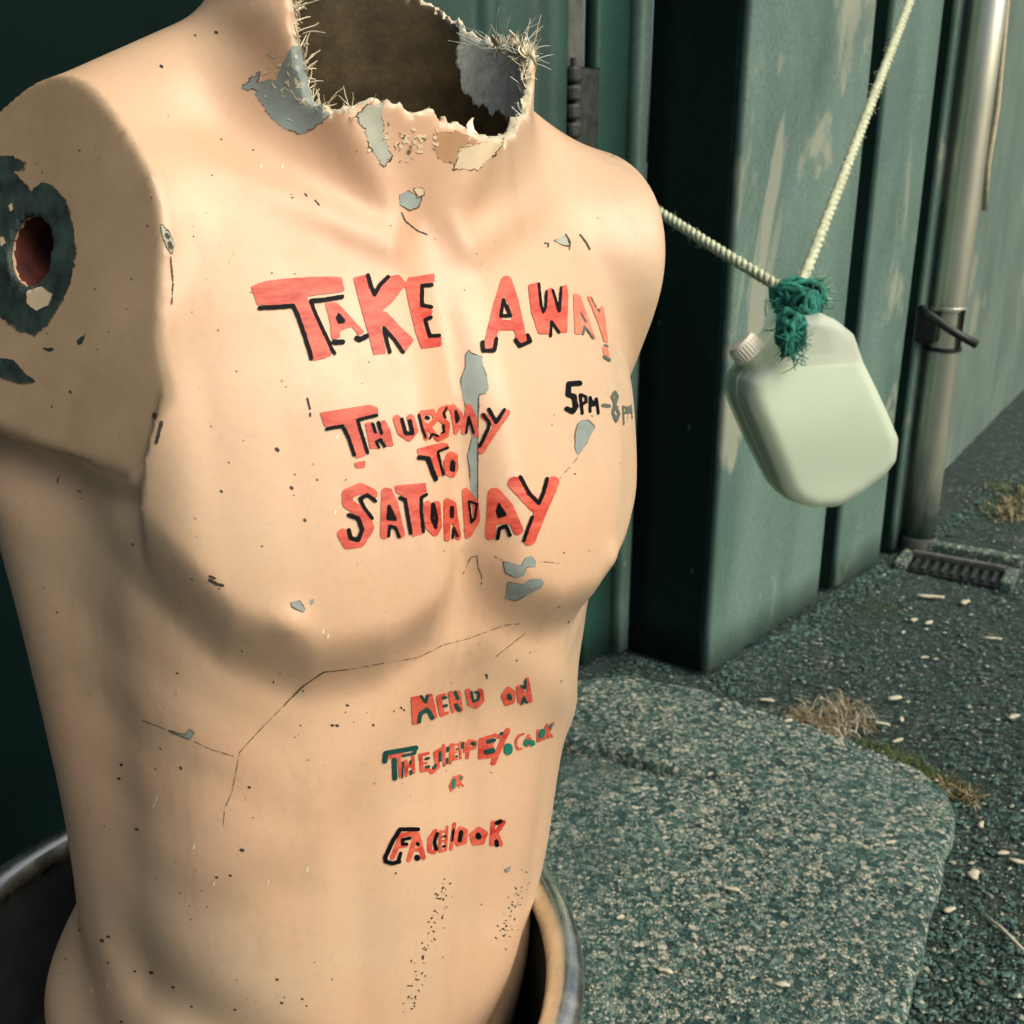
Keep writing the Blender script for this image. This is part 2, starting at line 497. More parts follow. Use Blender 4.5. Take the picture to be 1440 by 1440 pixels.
# plain rendered wall that goes on beyond the pipe, set back
q0, q1 = on_ground(1298, 690), on_ground(1440, 546)
u_ = (q1 - q0).normalized(); n_ = Vector((u_.y, -u_.x, 0)); a_ = q0 - u_ * .55
RV, RF = [], []
nu, nv = 60, 16
for iz in range(nv + 1):
    for iu in range(nu + 1):
        bump_ = .003 * float(vnoise(np.float64(iu * .9), np.float64(iz * 1.1), 21))
        RV.append(a_ + u_ * (7.0 * iu / nu) + n_ * bump_ + Vector((0, 0, -.02 + 2.62 * iz / nv)))
for iz in range(nv):
    for iu in range(nu):
        k_ = iz * (nu + 1) + iu
        RF.append((k_, k_ + 1, k_ + nu + 2, k_ + nu + 1))
b_ = len(RV)
for p in (a_, a_ + u_ * 7.0, a_ + u_ * 7.0 - n_ * .15, a_ - n_ * .15):
    RV.append(p + Vector((0, 0, -.02))); RV.append(p + Vector((0, 0, 2.60)))
RF += [(b_ + 4, b_ + 5, b_ + 3, b_ + 2), (b_ + 6, b_ + 7, b_ + 5, b_ + 4), (b_, b_ + 1, b_ + 7, b_ + 6), (b_ + 1, b_ + 3, b_ + 5, b_ + 7)]
rw = obj('rendered_wall', RV, RF, M['render'], smooth=False)
tag(rw, 'flat grey-green rendered wall right of the drainpipe', 'wall')
# steel door set back beside the wall
door = empty('steel_door', wp(-.7, DEP - .02), 'dark green steel door with hinge set back behind the torso', 'door')
tj = wall_t(897, 100, DEP)
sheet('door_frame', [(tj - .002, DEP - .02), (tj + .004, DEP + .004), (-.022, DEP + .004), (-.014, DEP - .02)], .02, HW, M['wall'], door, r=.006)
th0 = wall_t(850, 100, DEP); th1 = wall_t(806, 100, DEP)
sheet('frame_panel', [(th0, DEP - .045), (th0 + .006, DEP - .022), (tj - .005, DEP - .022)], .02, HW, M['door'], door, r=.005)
sheet('gap_backing', [(th1 - .03, DEP - .075), (th0 + .02, DEP - .075)], .02, HW, M['shadeface'], door)
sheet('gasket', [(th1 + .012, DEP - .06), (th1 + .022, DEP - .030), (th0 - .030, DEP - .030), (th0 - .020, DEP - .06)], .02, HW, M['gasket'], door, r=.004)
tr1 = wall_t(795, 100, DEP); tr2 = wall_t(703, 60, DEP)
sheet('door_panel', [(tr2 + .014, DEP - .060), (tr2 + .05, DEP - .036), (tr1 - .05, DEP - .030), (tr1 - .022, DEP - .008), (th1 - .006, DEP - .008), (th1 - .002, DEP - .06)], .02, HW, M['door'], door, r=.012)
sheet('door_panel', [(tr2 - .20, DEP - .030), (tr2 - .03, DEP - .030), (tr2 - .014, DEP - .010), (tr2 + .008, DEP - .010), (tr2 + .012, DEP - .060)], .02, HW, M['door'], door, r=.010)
t0 = tr2 - .202
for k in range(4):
    sheet('door_panel', [(t0 - .80, DEP - .03), (t0 + .001 - .0004 * (k + 1), DEP - .03 - .0031 * (k % 2))], .02, HW, M['shadedoor'], door)
    t0 -= .80
# the hinge: knuckles on a pin, leaf plates
def tube(pts, rad, seg=8, closed=False, cap=True):
    """verts, faces of a tube along points; rad may be a list"""
    P = [Vector(p) for p in pts]; n = len(P)
    if not isinstance(rad, (list, tuple)): rad = [rad] * n
    V, F = [], []
    up = Vector((0, 0, 1)); prev = None
    for i in range(n):
        d = (P[min(n - 1, i + 1)] - P[max(0, i - 1)]).normalized()
        if prev is None:
            a = d.cross(up if abs(d.z) < .9 else Vector((1, 0, 0))).normalized()
        else:
            a = (prev - d * prev.dot(d)).normalized()
        prev = a; b = d.cross(a)
        for k in range(seg):
            w = 2 * math.pi * k / seg
            V.append(P[i] + (a * math.cos(w) + b * math.sin(w)) * rad[i])
    for i in range(n - 1):
        for k in range(seg):
            F.append((i * seg + k, i * seg + (k + 1) % seg, (i + 1) * seg + (k + 1) % seg, (i + 1) * seg + k))
    if cap:
        F.append(tuple(range(seg))[::-1]); F.append(tuple((n - 1) * seg + k for k in range(seg)))
    return V, F
def join(parts):
    V, F = [], []
    for v, f in parts:
        o = len(V); V += list(v); F += [tuple(i + o for i in q) for q in f]
    return V, F
def boxm(c, ax, ay, az, bev=0.0):
    """box from centre and three half-axis vectors, corners cut by bev"""
    bm = bmesh.new(); bmesh.ops.create_cube(bm, size=2)
    for v in bm.verts:
        v.co = Vector(c) + Vector(ax) * v.co.x + Vector(ay) * v.co.y + Vector(az) * v.co.z
    if bev: bmesh.ops.bevel(bm, geom=bm.edges[:] , offset=bev, segments=2, affect='EDGES', profile=.6)
    bm.verts.index_update()
    V = [v.co.copy() for v in bm.verts]; F = [tuple(v.index for v in f.verts) for f in bm.faces]; bm.free()
    return V, F
th = (th0 + th1) / 2 - .03
zt = on_plane(820, 92, wp(0, DEP), WN).z; zb_ = on_plane(820, 222, wp(0, DEP), WN).z
hinge_parts = [boxm(wp(th + .045, DEP - .022, (zt + zb_) / 2), WD * .036, WN * .004, Vector((0, 0, (zt - zb_) / 2)), .002),
               tube([wp(th, DEP - .012, zb_ - .01), wp(th, DEP - .012, zt + .012)], .006, 10)]
under(obj('hinge_leaf', *join(hinge_parts), M['hinge']), door)
nk = 5
for k in range(nk):
    za = zb_ + (zt - zb_) * k / nk + .003; zc = zb_ + (zt - zb_) * (k + 1) / nk - .003
    under(obj('hinge_knuckle', *tube([wp(th, DEP - .012, za), wp(th, DEP - .012, za + .004), wp(th, DEP - .012, zc - .004), wp(th, DEP - .012, zc)], [.0135, .0155, .0155, .0135], 14), M['hinge'], smooth=False), door)

# ------------------------------------------------------------------ the mannequin torso
def smoothstep(a, b, x):
    t = np.clip((x - a) / (b - a), 0, 1)
    return t * t * (3 - 2 * t)
def smin(a, b, k):
    h = np.clip(.5 + .5 * (b - a) / k, 0, 1)
    return b + (a - b) * h - k * h * (1 - h)
def capsule(X, Y, Z, p, q, r0, r1, sy=1.0):
    p = np.array(p); q = np.array(q); d = q - p; L = (d * d).sum()
    t = np.clip(((X - p[0]) * d[0] + (Y - p[1]) * d[1] + (Z - p[2]) * d[2]) / L, 0, 1)
    r = r0 + (r1 - r0) * t
    return np.sqrt((X - p[0] - d[0] * t) ** 2 + ((Y - p[1] - d[1] * t) / sy) ** 2 + (Z - p[2] - d[2] * t) ** 2) - r
def seg(ax, Z, p, q):
    d = np.array(q) - np.array(p); L = (d * d).sum()
    t = np.clip(((ax - p[0]) * d[0] + (Z - p[1]) * d[1]) / L, 0, 1)
    return np.sqrt((ax - p[0] - d[0] * t) ** 2 + (Z - p[1] - d[1] * t) ** 2)
def G(d, s):
    return np.exp(-(d / s) ** 2)

#        z     a     bf    bb    c     n
PROF = [(-.20, .140, .095, .130, .012, 2.1),
        (-.10, .164, .108, .205, .012, 2.2),
        (-.02, .172, .112, .212, .008, 2.25),
        (.06, .172, .112, .176, .004, 2.3),
        (.13, .170, .112, .168, .000, 2.3),
        (.20, .170, .114, .170, .000, 2.35),
        (.27, .172, .116, .172, .002, 2.4),
        (.34, .174, .116, .165, .006, 2.4),
        (.41, .178, .112, .150, .012, 2.4),
        (.46, .176, .100, .130, .018, 2.4),
        (.50, .150, .076, .104, .026, 2.2),
        (.54, .105, .054, .074, .034, 2.0),
        (.60, .060, .036, .046, .036, 2.0),
        (.70, .045, .030, .034, .036, 2.0)]
NECK_P, NECK_Q = (0, .030, .44), (0, .006, .68)
TWIST = .25

def neck_tube(X, Y, Z):
    p, qv = np.array(NECK_P), np.array(NECK_Q)
    t = (Z - p[2]) / (qv[2] - p[2])
    cy = p[1] + (qv[1] - p[1]) * t
    rn = .0960 + .008 * smoothstep(.62, .50, Z)
    return np.maximum(np.sqrt((X - .015) ** 2 + ((Y - cy) / .84) ** 2) - rn, .44 - Z)
def neck_bore(X, Y, Z):
    cy = .030 - .1 * (Z - .44)
    return np.sqrt((X - .015) ** 2 + ((Y - cy) / .84) ** 2) - .0960 - .0005

def body(X, Y, Z):
    tw = TWIST * smoothstep(.36, .06, Z)
    X, Y = X * np.cos(tw) + Y * np.sin(tw), -X * np.sin(tw) + Y * np.cos(tw)
    z1 = Z[0, 0, :] if Z.ndim == 3 else Z
    zs = np.linspace(-.2, .7, 361)
    tab = []
    for j in range(1, 6):
        v = np.interp(zs, [p[0] for p in PROF], [p[j] for p in PROF])
        k = np.hanning(29); k /= k.sum()
        v = np.convolve(np.pad(v, 14, mode='edge'), k, 'valid')
        tab.append(np.interp(z1, zs, v))
    a, bf, bb, c, n = tab
    ax = np.abs(X); yy = Y - c
    b = np.where(yy < 0, bf, bb)
    q = ((ax / a + 1e-6) ** n + (np.abs(yy) / b + 1e-6) ** n) ** (1 / n)
    r = np.sqrt(ax * ax + yy * yy)
    f = r * (1 - 1 / q)
    front = smoothstep(.02, -.05, yy)
    # chest plates
    zl = np.interp(ax, [0, .02, .06, .10, .135, .165, .195, .23], [.296, .282, .262, .260, .280, .322, .368, .40])
    s = Z - zl
    pec = smoothstep(-.020, .034, s) * (1 - .80 * smoothstep(.03, .20, s))
    pec = pec * (.35 + .65 * smoothstep(.0, .034, ax)) * (1 - smoothstep(.145, .205, ax))
    f = f - .027 * pec * front
    # breast bone groove, clavicles and the hollows about them
    f = f + front * .004 * G(ax, .011) * smoothstep(.28, .32, Z) * smoothstep(.50, .44, Z)
    f = f - front * .010 * G(seg(ax, Z, (.026, .490), (.165, .546)), .013)
    f = f + front * .011 * G(ax, .020) * G(Z - .513, .016)
    f = f + front * .014 * G((ax - .100) / .050, 1) * G((Z - .552) / .018, 1)
    f = f + front * .007 * G(seg(ax, Z, (.14, .485), (.18, .43)), .020)
    # rib arch, middle line, hip lines
    f = f - front * .0052 * G(seg(ax, Z, (.02, .262), (.145, .150)), .023)
    f = f + front * .0058 * G((ax) / .065, 1) * G((Z - .20) / .06, 1)
    f = f + front * .004 * G(ax, .013) * smoothstep(.25, .2, Z)
    f = f + front * .003 * G(ax - .085, .015) * smoothstep(.22, .15, Z)
    f = f - front * .003 * G((ax - .045) / .04, 1) * smoothstep(.17, .08, Z) * smoothstep(-.1, 0, Z)
    f = f + .009 * smoothstep(.05, .0, yy) * G(seg(ax, Z, (.195, .075), (.065, -.075)), .020)
    for k in range(3):
        f = f + .0008 * smoothstep(.06, .0, yy) * G(seg(ax, Z, (.12, .225 - .05 * k), (.195, .285 - .05 * k)), .012)
    # trapezius, shoulders, arm stumps
    f = smin(f, capsule(ax, Y, Z, (0, .055, .590), (.175, .040, .505), .055, .048), .035)
    f = smin(f, capsule(ax, Y, Z, (.10, .020, .475), (.215, .016, .472), .065, .074, 1.06), .030)
    stump = capsule(ax, Y, Z, (.195, .016, .465), (.245, .016, .372), .074, .068, 1.06)
    stump = np.where(X < 0, -smin(-stump, -(.360 + .12 * (Y + .062) - Z), .030), stump)
    f = smin(f, stump, .022)
    # broad back muscle
    f = smin(f, capsule(ax, Y, Z, (.100, .075, .06), (.146, .072, .34), .055, .068), .04)
    f = smin(f, capsule(ax, Y, Z, (.080, .118, -.08), (.080, .115, -.11), .092, .090), .03)
    # neck
    f = smin(f, neck_tube(X, Y, Z), .026)
    # the two cords of the neck
    f = f - front * .005 * G(seg(ax, Z, (.018, .503), (.075, .60)), .011)
    f = f - front * .0035 * G(np.hypot(ax - .112, Z - .300), .009)
    return f

def neck_cut(X, Y, Z):
    """>0 above the broken rim: height of the break as a function of the direction round the neck"""
    ph = np.degrees(np.arctan2((X - .015) / .096, -(Y - .018) / .0806))             # 0 front, +90 its left, -90 its right
    zc = np.interp(ph, [-180, -120, -90, -62, -54, -51, -48, -42, -33, -26, -19, -8, 2, 12, 20, 33, 48, 58, 80, 102, 115, 126, 136, 160, 180],
                       [.665, .668, .660, .632, .608, .580, .560, .554, .558, .562, .560, .558, .554, .548, .547, .556, .574, .602, .610, .614, .624, .632, .640, .655, .665])
    for k, (fq, am) in enumerate([(6.1, .0016), (9.7, .0015), (17.3, .0012), (27.1, .0010)]):
        zc = zc + am * np.sin(ph * .0349 * fq * 2 + k * 1.7 + 1.6 * np.sin(ph * .0349 * fq * .63 + k))
    return Z - zc

TH = .005
# arm joints: point on the plane (x, y, z) and outward normal; the right one is turned to the front
CUTS = [((-.145, -.069, .455), (-.86, -.42, .20)), ((.190, -.060, .44), (.985, -.12, -.10))]
SOCKET = [(-.189, .029, .473), (.21, .022, .440)]
def smax(a, b, k):
    return -smin(-a, -b, k)
def field(X, Y, Z):
    f = body(X, Y, Z)
    for (px, py, pz), nn in CUTS:
        nn = np.array(nn) / np.linalg.norm(nn)
        d = (X - px) * nn[0] + (Y - py) * nn[1] + (Z - pz) * nn[2]
        zb = np.interp(Y, [-.085, -.079, -.074, -.069, -.062, -.024, .028, .10], [.440, .412, .393, .379, .370, .372, .379, .392])
        if px < 0:
            side = smoothstep(-.085, -.165, X) * smoothstep(-.092, -.060, Y)
            off = .006 * G((Z - zb + .024) / .022, 1) * side             # the fold below the stump
            soft = smax(f, d - .10 * smoothstep(zb, zb - .20, Z) + off - .1 * (1 - side), .05)
            ww = .035 * smoothstep(-.060, -.085, Y)
            up = smoothstep(zb - .024 - ww, zb + .004 + ww * .3, Z)
            dup = d - .035 * smoothstep(.435, .375, Z) * smoothstep(-.072, -.084, Y)
            f = np.maximum(f, dup) * up + soft * (1 - up)
        else:
            f = smax(f, d, .014)
    # hollow neck
    f = np.maximum(f, -np.maximum(neck_bore(X, Y, Z) + TH, .34 - Z))
    f = np.maximum(f, neck_cut(X, Y, Z))
    # arm sockets
    for (px, py, pz), nn in zip(SOCKET, [c[1] for c in CUTS]):
        nn = np.array(nn) / np.linalg.norm(nn)
        u = np.array((-nn[1], nn[0], 0)); u /= np.linalg.norm(u)
        e = np.sqrt((((X - px) * u[0] + (Y - py) * u[1]) / .0165) ** 2 + ((Z - pz) / .0185) ** 2) - 1
        dn = (X - px) * nn[0] + (Y - py) * nn[1] + (Z - pz) * nn[2]
        f = np.maximum(f, -np.maximum(e * .02, -.035 - dn))
    return f

def surface_nets(fn, lo, hi, h):
    n = [int((b - a) / h) + 1 for a, b in zip(lo, hi)]
    ax = [lo[i] + h * np.arange(n[i]) for i in range(3)]
    X, Y, Z = np.meshgrid(*ax, indexing='ij', sparse=False)
    F = fn(X, Y, Z).astype(np.float32)
    del X, Y, Z
    s = F < 0
    cnt = np.zeros([k - 1 for k in n], np.int8)
    offs = [(i, j, k) for i in (0, 1) for j in (0, 1) for k in (0, 1)]
    for i, j, k in offs:
        cnt += s[i:n[0] - 1 + i, j:n[1] - 1 + j, k:n[2] - 1 + k]
    act = (cnt > 0) & (cnt < 8)
    I = np.argwhere(act)
    idx = -np.ones(act.shape, np.int32)
    idx[act] = np.arange(len(I))
    val = {o: F[I[:, 0] + o[0], I[:, 1] + o[1], I[:, 2] + o[2]] for o in offs}
    acc = np.zeros((len(I), 3)); num = np.zeros(len(I))
    for o in offs:
        for d in range(3):
            if o[d] == 0:
                e = list(o); e[d] = 1; e = tuple(e)
                a, b = val[o], val[e]
                m = (a < 0) != (b < 0)
                t = np.where(m, a / np.where(a == b, 1, a - b), 0)
                p = np.tile(np.array(o, float), (len(I), 1)); p[:, d] = t
                acc[m] += p[m]; num[m] += 1
    V = np.array(lo) + h * (I + acc / num[:, None])
    quads = []
    for d in range(3):
        e1, e2 = (d + 1) % 3, (d + 2) % 3
        sl0 = [slice(None)] * 3; sl1 = [slice(None)] * 3
        sl0[d] = slice(0, n[d] - 1); sl1[d] = slice(1, n[d])
        a, b = s[tuple(sl0)], s[tuple(sl1)]
        E = np.argwhere(a != b)
        ok = (E[:, e1] > 0) & (E[:, e2] > 0) & (E[:, e1] < n[e1] - 1) & (E[:, e2] < n[e2] - 1)
        E = E[ok]
        ins = a[E[:, 0], E[:, 1], E[:, 2]]
        def cell(da, db):
            C = E.copy(); C[:, e1] += da; C[:, e2] += db
            return idx[C[:, 0], C[:, 1], C[:, 2]]
        Q = np.stack([cell(-1, -1), cell(0, -1), cell(0, 0), cell(-1, 0)], 1)
        Q[~ins] = Q[~ins][:, ::-1]
        quads.append(Q)
    return V, np.concatenate(quads)

YAW, LEAN, ROLL = 0.62, 0.0, -0.07
TPOS = Vector((-.115, .645, CAM_H - .531))
TM = Matrix.Translation(TPOS) @ Matrix.Rotation(YAW, 4, 'Z') @ Matrix.Rotation(-ROLL, 4, 'Y') @ Matrix.Rotation(LEAN, 4, 'X')
GRID = .0026
# ------------------------------------------------------------------ build the torso
V, Q = surface_nets(field, (-.28, -.16, -.14), (.27, .225, .665), GRID)
def relax(V, Q, it, keep):
    n = len(V)
    for _ in range(it):
        acc = np.zeros_like(V); cnt = np.zeros(n)
        for a in range(4):
            np.add.at(acc, Q[:, a], V[Q[:, (a + 1) % 4]]); np.add.at(cnt, Q[:, a], 1)
        V = V + (acc / np.maximum(cnt, 1)[:, None] - V) * .5 * keep[:, None]
    return V
dn0 = np.array(CUTS[0][1]) / np.linalg.norm(CUTS[0][1])
keep = np.where(V[:, 2] > .535, .25, 1.0) * np.where(np.abs((V - np.array(CUTS[0][0])) @ dn0) < .006, .15, 1.0)
V = relax(V, Q, 2, keep)
cen = V[Q].mean(1)
cx, cy_, cz = cen.T
fm = np.zeros(len(Q), int)
bore = neck_bore(cx, cy_, cz) + TH
cutd = neck_cut(cx, cy_, cz)
inside = (bore < .0016) & (cz > .33) & (cutd < .003)
ph = np.degrees(np.arctan2(cx - .015, -(cy_ - .018)))
fm[inside] = 1
fm[(cutd > -.0022)] = 2
sx, sy, sz = SOCKET[0]
nn = np.array(CUTS[0][1]) / np.linalg.norm(CUTS[0][1])
dn = (cx - CUTS[0][0][0]) * nn[0] + (cy_ - CUTS[0][0][1]) * nn[1] + (cz - CUTS[0][0][2]) * nn[2]
fm[(dn < -.0035) & (np.hypot(np.hypot(cx - sx, cy_ - sy) / 1.1, cz - sz) < .06) & (cx < -.12) & (np.abs(cz - sz) < .03) & (body(cx, cy_, cz) < -.006)] = 3
TR, TT = np.array(TM.to_3x3()), np.array(TM.translation)
W = (TR @ V.T).T + TT
torso = empty('mannequin_torso', TPOS, 'broken headless armless mannequin torso with hand-painted red lettering on its chest', 'mannequin')
body_o = under(obj('body', W, Q, None, smooth=True, mats=[M['skin'], M['inside'], M['edge'], M['rust']], fm=fm), torso)
vx, vy, vz = V.T
dv_ = (vx - CUTS[0][0][0]) * nn[0] + (vy - CUTS[0][0][1]) * nn[1] + (vz - CUTS[0][0][2]) * nn[2]
ye = np.interp(vz, [.355, .369, .377, .396, .417, .454, .485, .534, .559], [-.050, -.062, -.069, -.077, -.078, -.073, -.066, -.035, .0])
jm = smoothstep(.0032, .0012, np.abs(dv_)) * smoothstep(-.003, .001, vy - ye) * (vz > .35)
vph = np.degrees(np.arctan2(vx - .015, -(vy - .018)))
fmk = smoothstep(-.060, -.025, neck_cut(vx, vy, vz)) * smoothstep(40, 75, vph) * smoothstep(128, 100, vph)
at = body_o.data.attributes.new('frayed', 'FLOAT', 'POINT'); at.data.foreach_set('value', fmk.astype(np.float32))
at = body_o.data.attributes.new('joint', 'FLOAT', 'POINT'); at.data.foreach_set('value', jm.astype(np.float32))
tree = BVHTree.FromPolygons([tuple(v) for v in W], [tuple(q) for q in Q])

# ------------------------------------------------------------------ paint and wear on the torso
def seg_dist(X, Y, pts):
    d = np.full(X.shape, 1e9)
    if len(pts) == 1: pts = [pts[0], pts[0]]
    for (x0, y0), (x1, y1) in zip(pts, pts[1:]):
        dx, dy = x1 - x0, y1 - y0; L = dx * dx + dy * dy + 1e-9
        t = np.clip(((X - x0) * dx + (Y - y0) * dy) / L, 0, 1)
        d = np.minimum(d, np.hypot(X - x0 - dx * t, Y - y0 - dy * t))
    return d
def poly_sdf(X, Y, P):
    d = seg_dist(X, Y, P + P[:1])
    ins = np.zeros(X.shape, bool)
    for (x0, y0), (x1, y1) in zip(P, P[1:] + P[:1]):
        c = ((y0 > Y) != (y1 > Y)) & (X < (x1 - x0) * (Y - y0) / (y1 - y0 + 1e-12) + x0)
        ins ^= c
    return np.where(ins, -d, d)
def decal(name, shapes, m, parent, lift, step=1.0, rough=.7, label=None, seed=0, flat=False, ring=None):
    """film of paint laid on the body; shapes are measured on the photograph and carried over to the surface.
       a shape is ('p', points) or ('s', points, width)"""
    allp = [p for s in shapes for p in s[1]]
    mw = max([s[2] for s in shapes if s[0] == 's'] + [0]) / 2 + 4
    x0, x1 = min(p[0] for p in allp) - mw, max(p[0] for p in allp) + mw
    y0, y1 = min(p[1] for p in allp) - mw, max(p[1] for p in allp) + mw
    xs, ys = np.arange(x0, x1, step), np.arange(y0, y1, step)
    X, Y = np.meshgrid(xs, ys, indexing='ij')
    D = np.full(X.shape, 1e9)
    for s in shapes:
        d = poly_sdf(X, Y, s[1]) if s[0] == 'p' else seg_dist(X, Y, s[1]) - s[2] / 2
        D = np.minimum(D, d)
    for _ in range(max(1, int(2.0 / step)) if name in ('painted_word', 'letter_edging', 'bare_patch', 'flake_edge') else 0):
        D = (np.roll(D, 1, 0) + np.roll(D, -1, 0) + np.roll(D, 1, 1) + np.roll(D, -1, 1) + 2 * D) / 6
    D = D + rough * (.6 * vnoise(X * .35, Y * .35, seed) + .5 * vnoise(X * .9, Y * .9, seed + 1))
    if ring:
        D = np.abs(D + ring * .5) - ring * np.clip(.55 + .75 * vnoise(X * .12, Y * .12, seed + 9), 0, 1.2)
    ins = D < 0
    vid, VV, FF = {}, [], []
    def vert(key, x, y):
        if key not in vid:
            d = ray(x, y).normalized()
            loc, nor, idx, dist = tree.ray_cast(CAM, d)
            if loc is not None:
                lp = np.array(TM.inverted() @ loc)
                if lp[2] > .45 and float(neck_bore(*lp)) + TH < .0025: loc = None
            if loc is not None and flat:
                lp = np.array(TM.inverted() @ loc)
                if abs(float((lp - np.array(CUTS[0][0])) @ dn0)) > .0025: loc = None
            if loc is None:
                vid[key] = None
            else:
                if nor.dot(d) > 0: nor = -nor
                vid[key] = len(VV); VV.append((loc + nor * lift, dist))
        return vid[key]
    nx, ny = X.shape
    tot = ins[:-1, :-1].astype(int) + ins[1:, :-1] + ins[1:, 1:] + ins[:-1, 1:]
    for i, j in np.argwhere(tot > 0):
        cs = [(i, j), (i + 1, j), (i + 1, j + 1), (i, j + 1)]
        poly = []
        for k in range(4):
            a, b = cs[k], cs[(k + 1) % 4]
            if ins[a]: poly.append(vert(a, X[a], Y[a]))
            if ins[a] != ins[b]:
                t = D[a] / (D[a] - D[b]); lo, hi = (a, b) if a < b else (b, a)
                poly.append(vert((lo, hi), X[a] + (X[b] - X[a]) * t, Y[a] + (Y[b] - Y[a]) * t))
        if len(poly) < 3 or None in poly: continue
        ds = [VV[p][1] for p in poly]
        if max(ds) - min(ds) > .006: continue
        FF.append(tuple(poly[::-1]))
    if not FF: return None
    used = sorted({i for f in FF for i in f}); mp = {u: k for k, u in enumerate(used)}
    o = obj(name, [VV[u][0] for u in used], [tuple(mp[i] for i in f) for f in FF], m, smooth=True)
    # drop faces folded over themselves are harmless: film is two-sided
    under(o, parent)
    if label: o['label'] = label
    return o
def tf(ox, oy, k):
    def g(sh):
        if sh[0] == 'p': return ('p', [(ox + x / k, oy + y / k) for x, y in sh[1]])
        return ('s', [(ox + x / k, oy + y / k) for x, y in sh[1]], sh[2] / k)
    return g
P = lambda *a: ('p', [(a[i], a[i + 1]) for i in range(0, len(a), 2)])
L = lambda w, *a: ('s', [(a[i], a[i + 1]) for i in range(0, len(a), 2)], w)
zA, zB, zC, zD = tf(340, 370, 4.8), tf(640, 370, 4.8), tf(440, 560, 3.789), tf(520, 940, 4.8)
z1, z2, z3, z4, z5 = tf(0, 0, 2.88), tf(330, 0, 2.88), tf(330, 360, 2.3226), tf(0, 500, 2.88), tf(0, 940, 2.88)
def word(label, red, dark, m='red', md='black', seed=0, r=.45, step=1.0, thin=1.0):
    if thin != 1.0:
        dark = [s_ if s_[0] == 'p' else ('s', s_[1], s_[2] * thin) for s_ in dark]; red = [s_ if s_[0] == 'p' else ('s', s_[1], s_[2] * (thin * .5 + .5)) for s_ in red]
    w = decal('painted_word', red, M[m], torso, .00050, label=label, seed=seed, rough=r, step=step)
    if dark and w is not None:
        b = decal('letter_edging', dark, M[md], torso, .00080, seed=seed + 5, rough=r, step=step)
        if b is not None:
            b.parent = w; b.matrix_parent_inverse = Matrix()
            if seed in (9, 10, 12, 13): b['kind'] = 'stuff'
    return w
Z = lambda z, *sh: [z(s) for s in sh]
# TAKE
word('large red painted word TAKE with black edging',
     Z(zA, P(60,160, 150,125, 300,105, 560,92, 672,97, 695,190, 640,200, 440,225, 450,265, 500,380, 560,500, 608,620, 560,645, 480,660, 450,560, 400,400, 350,275, 230,285, 105,285),
       P(560,270, 640,265, 720,350, 830,470, 790,490, 740,430, 665,455, 660,505, 605,515, 595,400),
       P(750,100, 840,80, 890,230, 930,400, 975,610, 890,620, 850,470, 800,290), P(880,250, 990,90, 1060,80, 1110,140, 1020,260, 975,300, 920,350),
       P(900,330, 975,330, 1060,420, 1160,520, 1100,605, 1020,500, 940,420),
       P(1120,100, 1300,70, 1300,130, 1215,140, 1205,200, 1210,290, 1285,320, 1280,350, 1225,375, 1245,440, 1260,500, 1345,490, 1345,560, 1210,580, 1170,470, 1130,300, 1100,150)),
     Z(zA, L(28, 120,305, 240,300, 345,290, 375,350, 420,480, 455,590, 468,645), L(30, 675,230, 560,250, 465,258), L(24, 465,258, 500,350, 560,480, 610,590, 626,610),
       P(650,335, 698,385, 692,407, 650,412, 630,370), L(34, 622,535, 680,535), L(34, 775,508, 795,520, 842,495),
       L(28, 850,85, 870,160, 895,215, 930,150, 985,95), L(24, 958,440, 975,520, 998,602), L(22, 958,440, 1030,520, 1088,605),
       L(26, 1280,150, 1212,155, 1210,288, 1275,298), L(26, 1272,368, 1232,385, 1262,495, 1330,490)), seed=1)
# AWAY
word('large red painted word AWAY with black edging',
     Z(zB, L(74, 342,125, 290,300, 228,555), L(72, 345,125, 390,260, 445,510), L(70, 290,420, 410,420),
       P(490,150, 560,130, 590,320, 610,300, 610,185, 650,165, 690,300, 705,280, 705,165, 750,145, 760,200, 755,470, 690,470, 650,380, 640,480, 560,480, 510,330)),
     Z(zB, L(22, 322,250, 303,360, 370,355, 322,250), L(26, 183,535, 188,592, 262,592, 275,512), L(26, 402,518, 432,562, 505,530, 485,487),
       L(18, 560,140, 575,280, 590,335, 605,300, 613,190), L(18, 655,185, 690,310, 700,330, 711,165), L(17, 640,495, 645,395, 698,470)), seed=2)
word('thinly painted letters AY at the end of the upper line',
     Z(zB, P(795,205, 840,215, 880,330, 950,520, 915,505, 880,430, 850,480, 805,480), P(885,220, 920,230, 965,330, 985,280, 1000,300, 1030,540, 1000,530, 960,400), L(36, 1012,575, 1018,630)),
     Z(zB, L(12, 842,335, 880,400), L(14, 860,480, 868,425), L(12, 868,425, 930,510), L(9, 910,228, 970,335, 975,268), L(20, 1003,632, 1038,655), L(14, 1005,552, 1025,565)), m='pink', md='washed', seed=3)
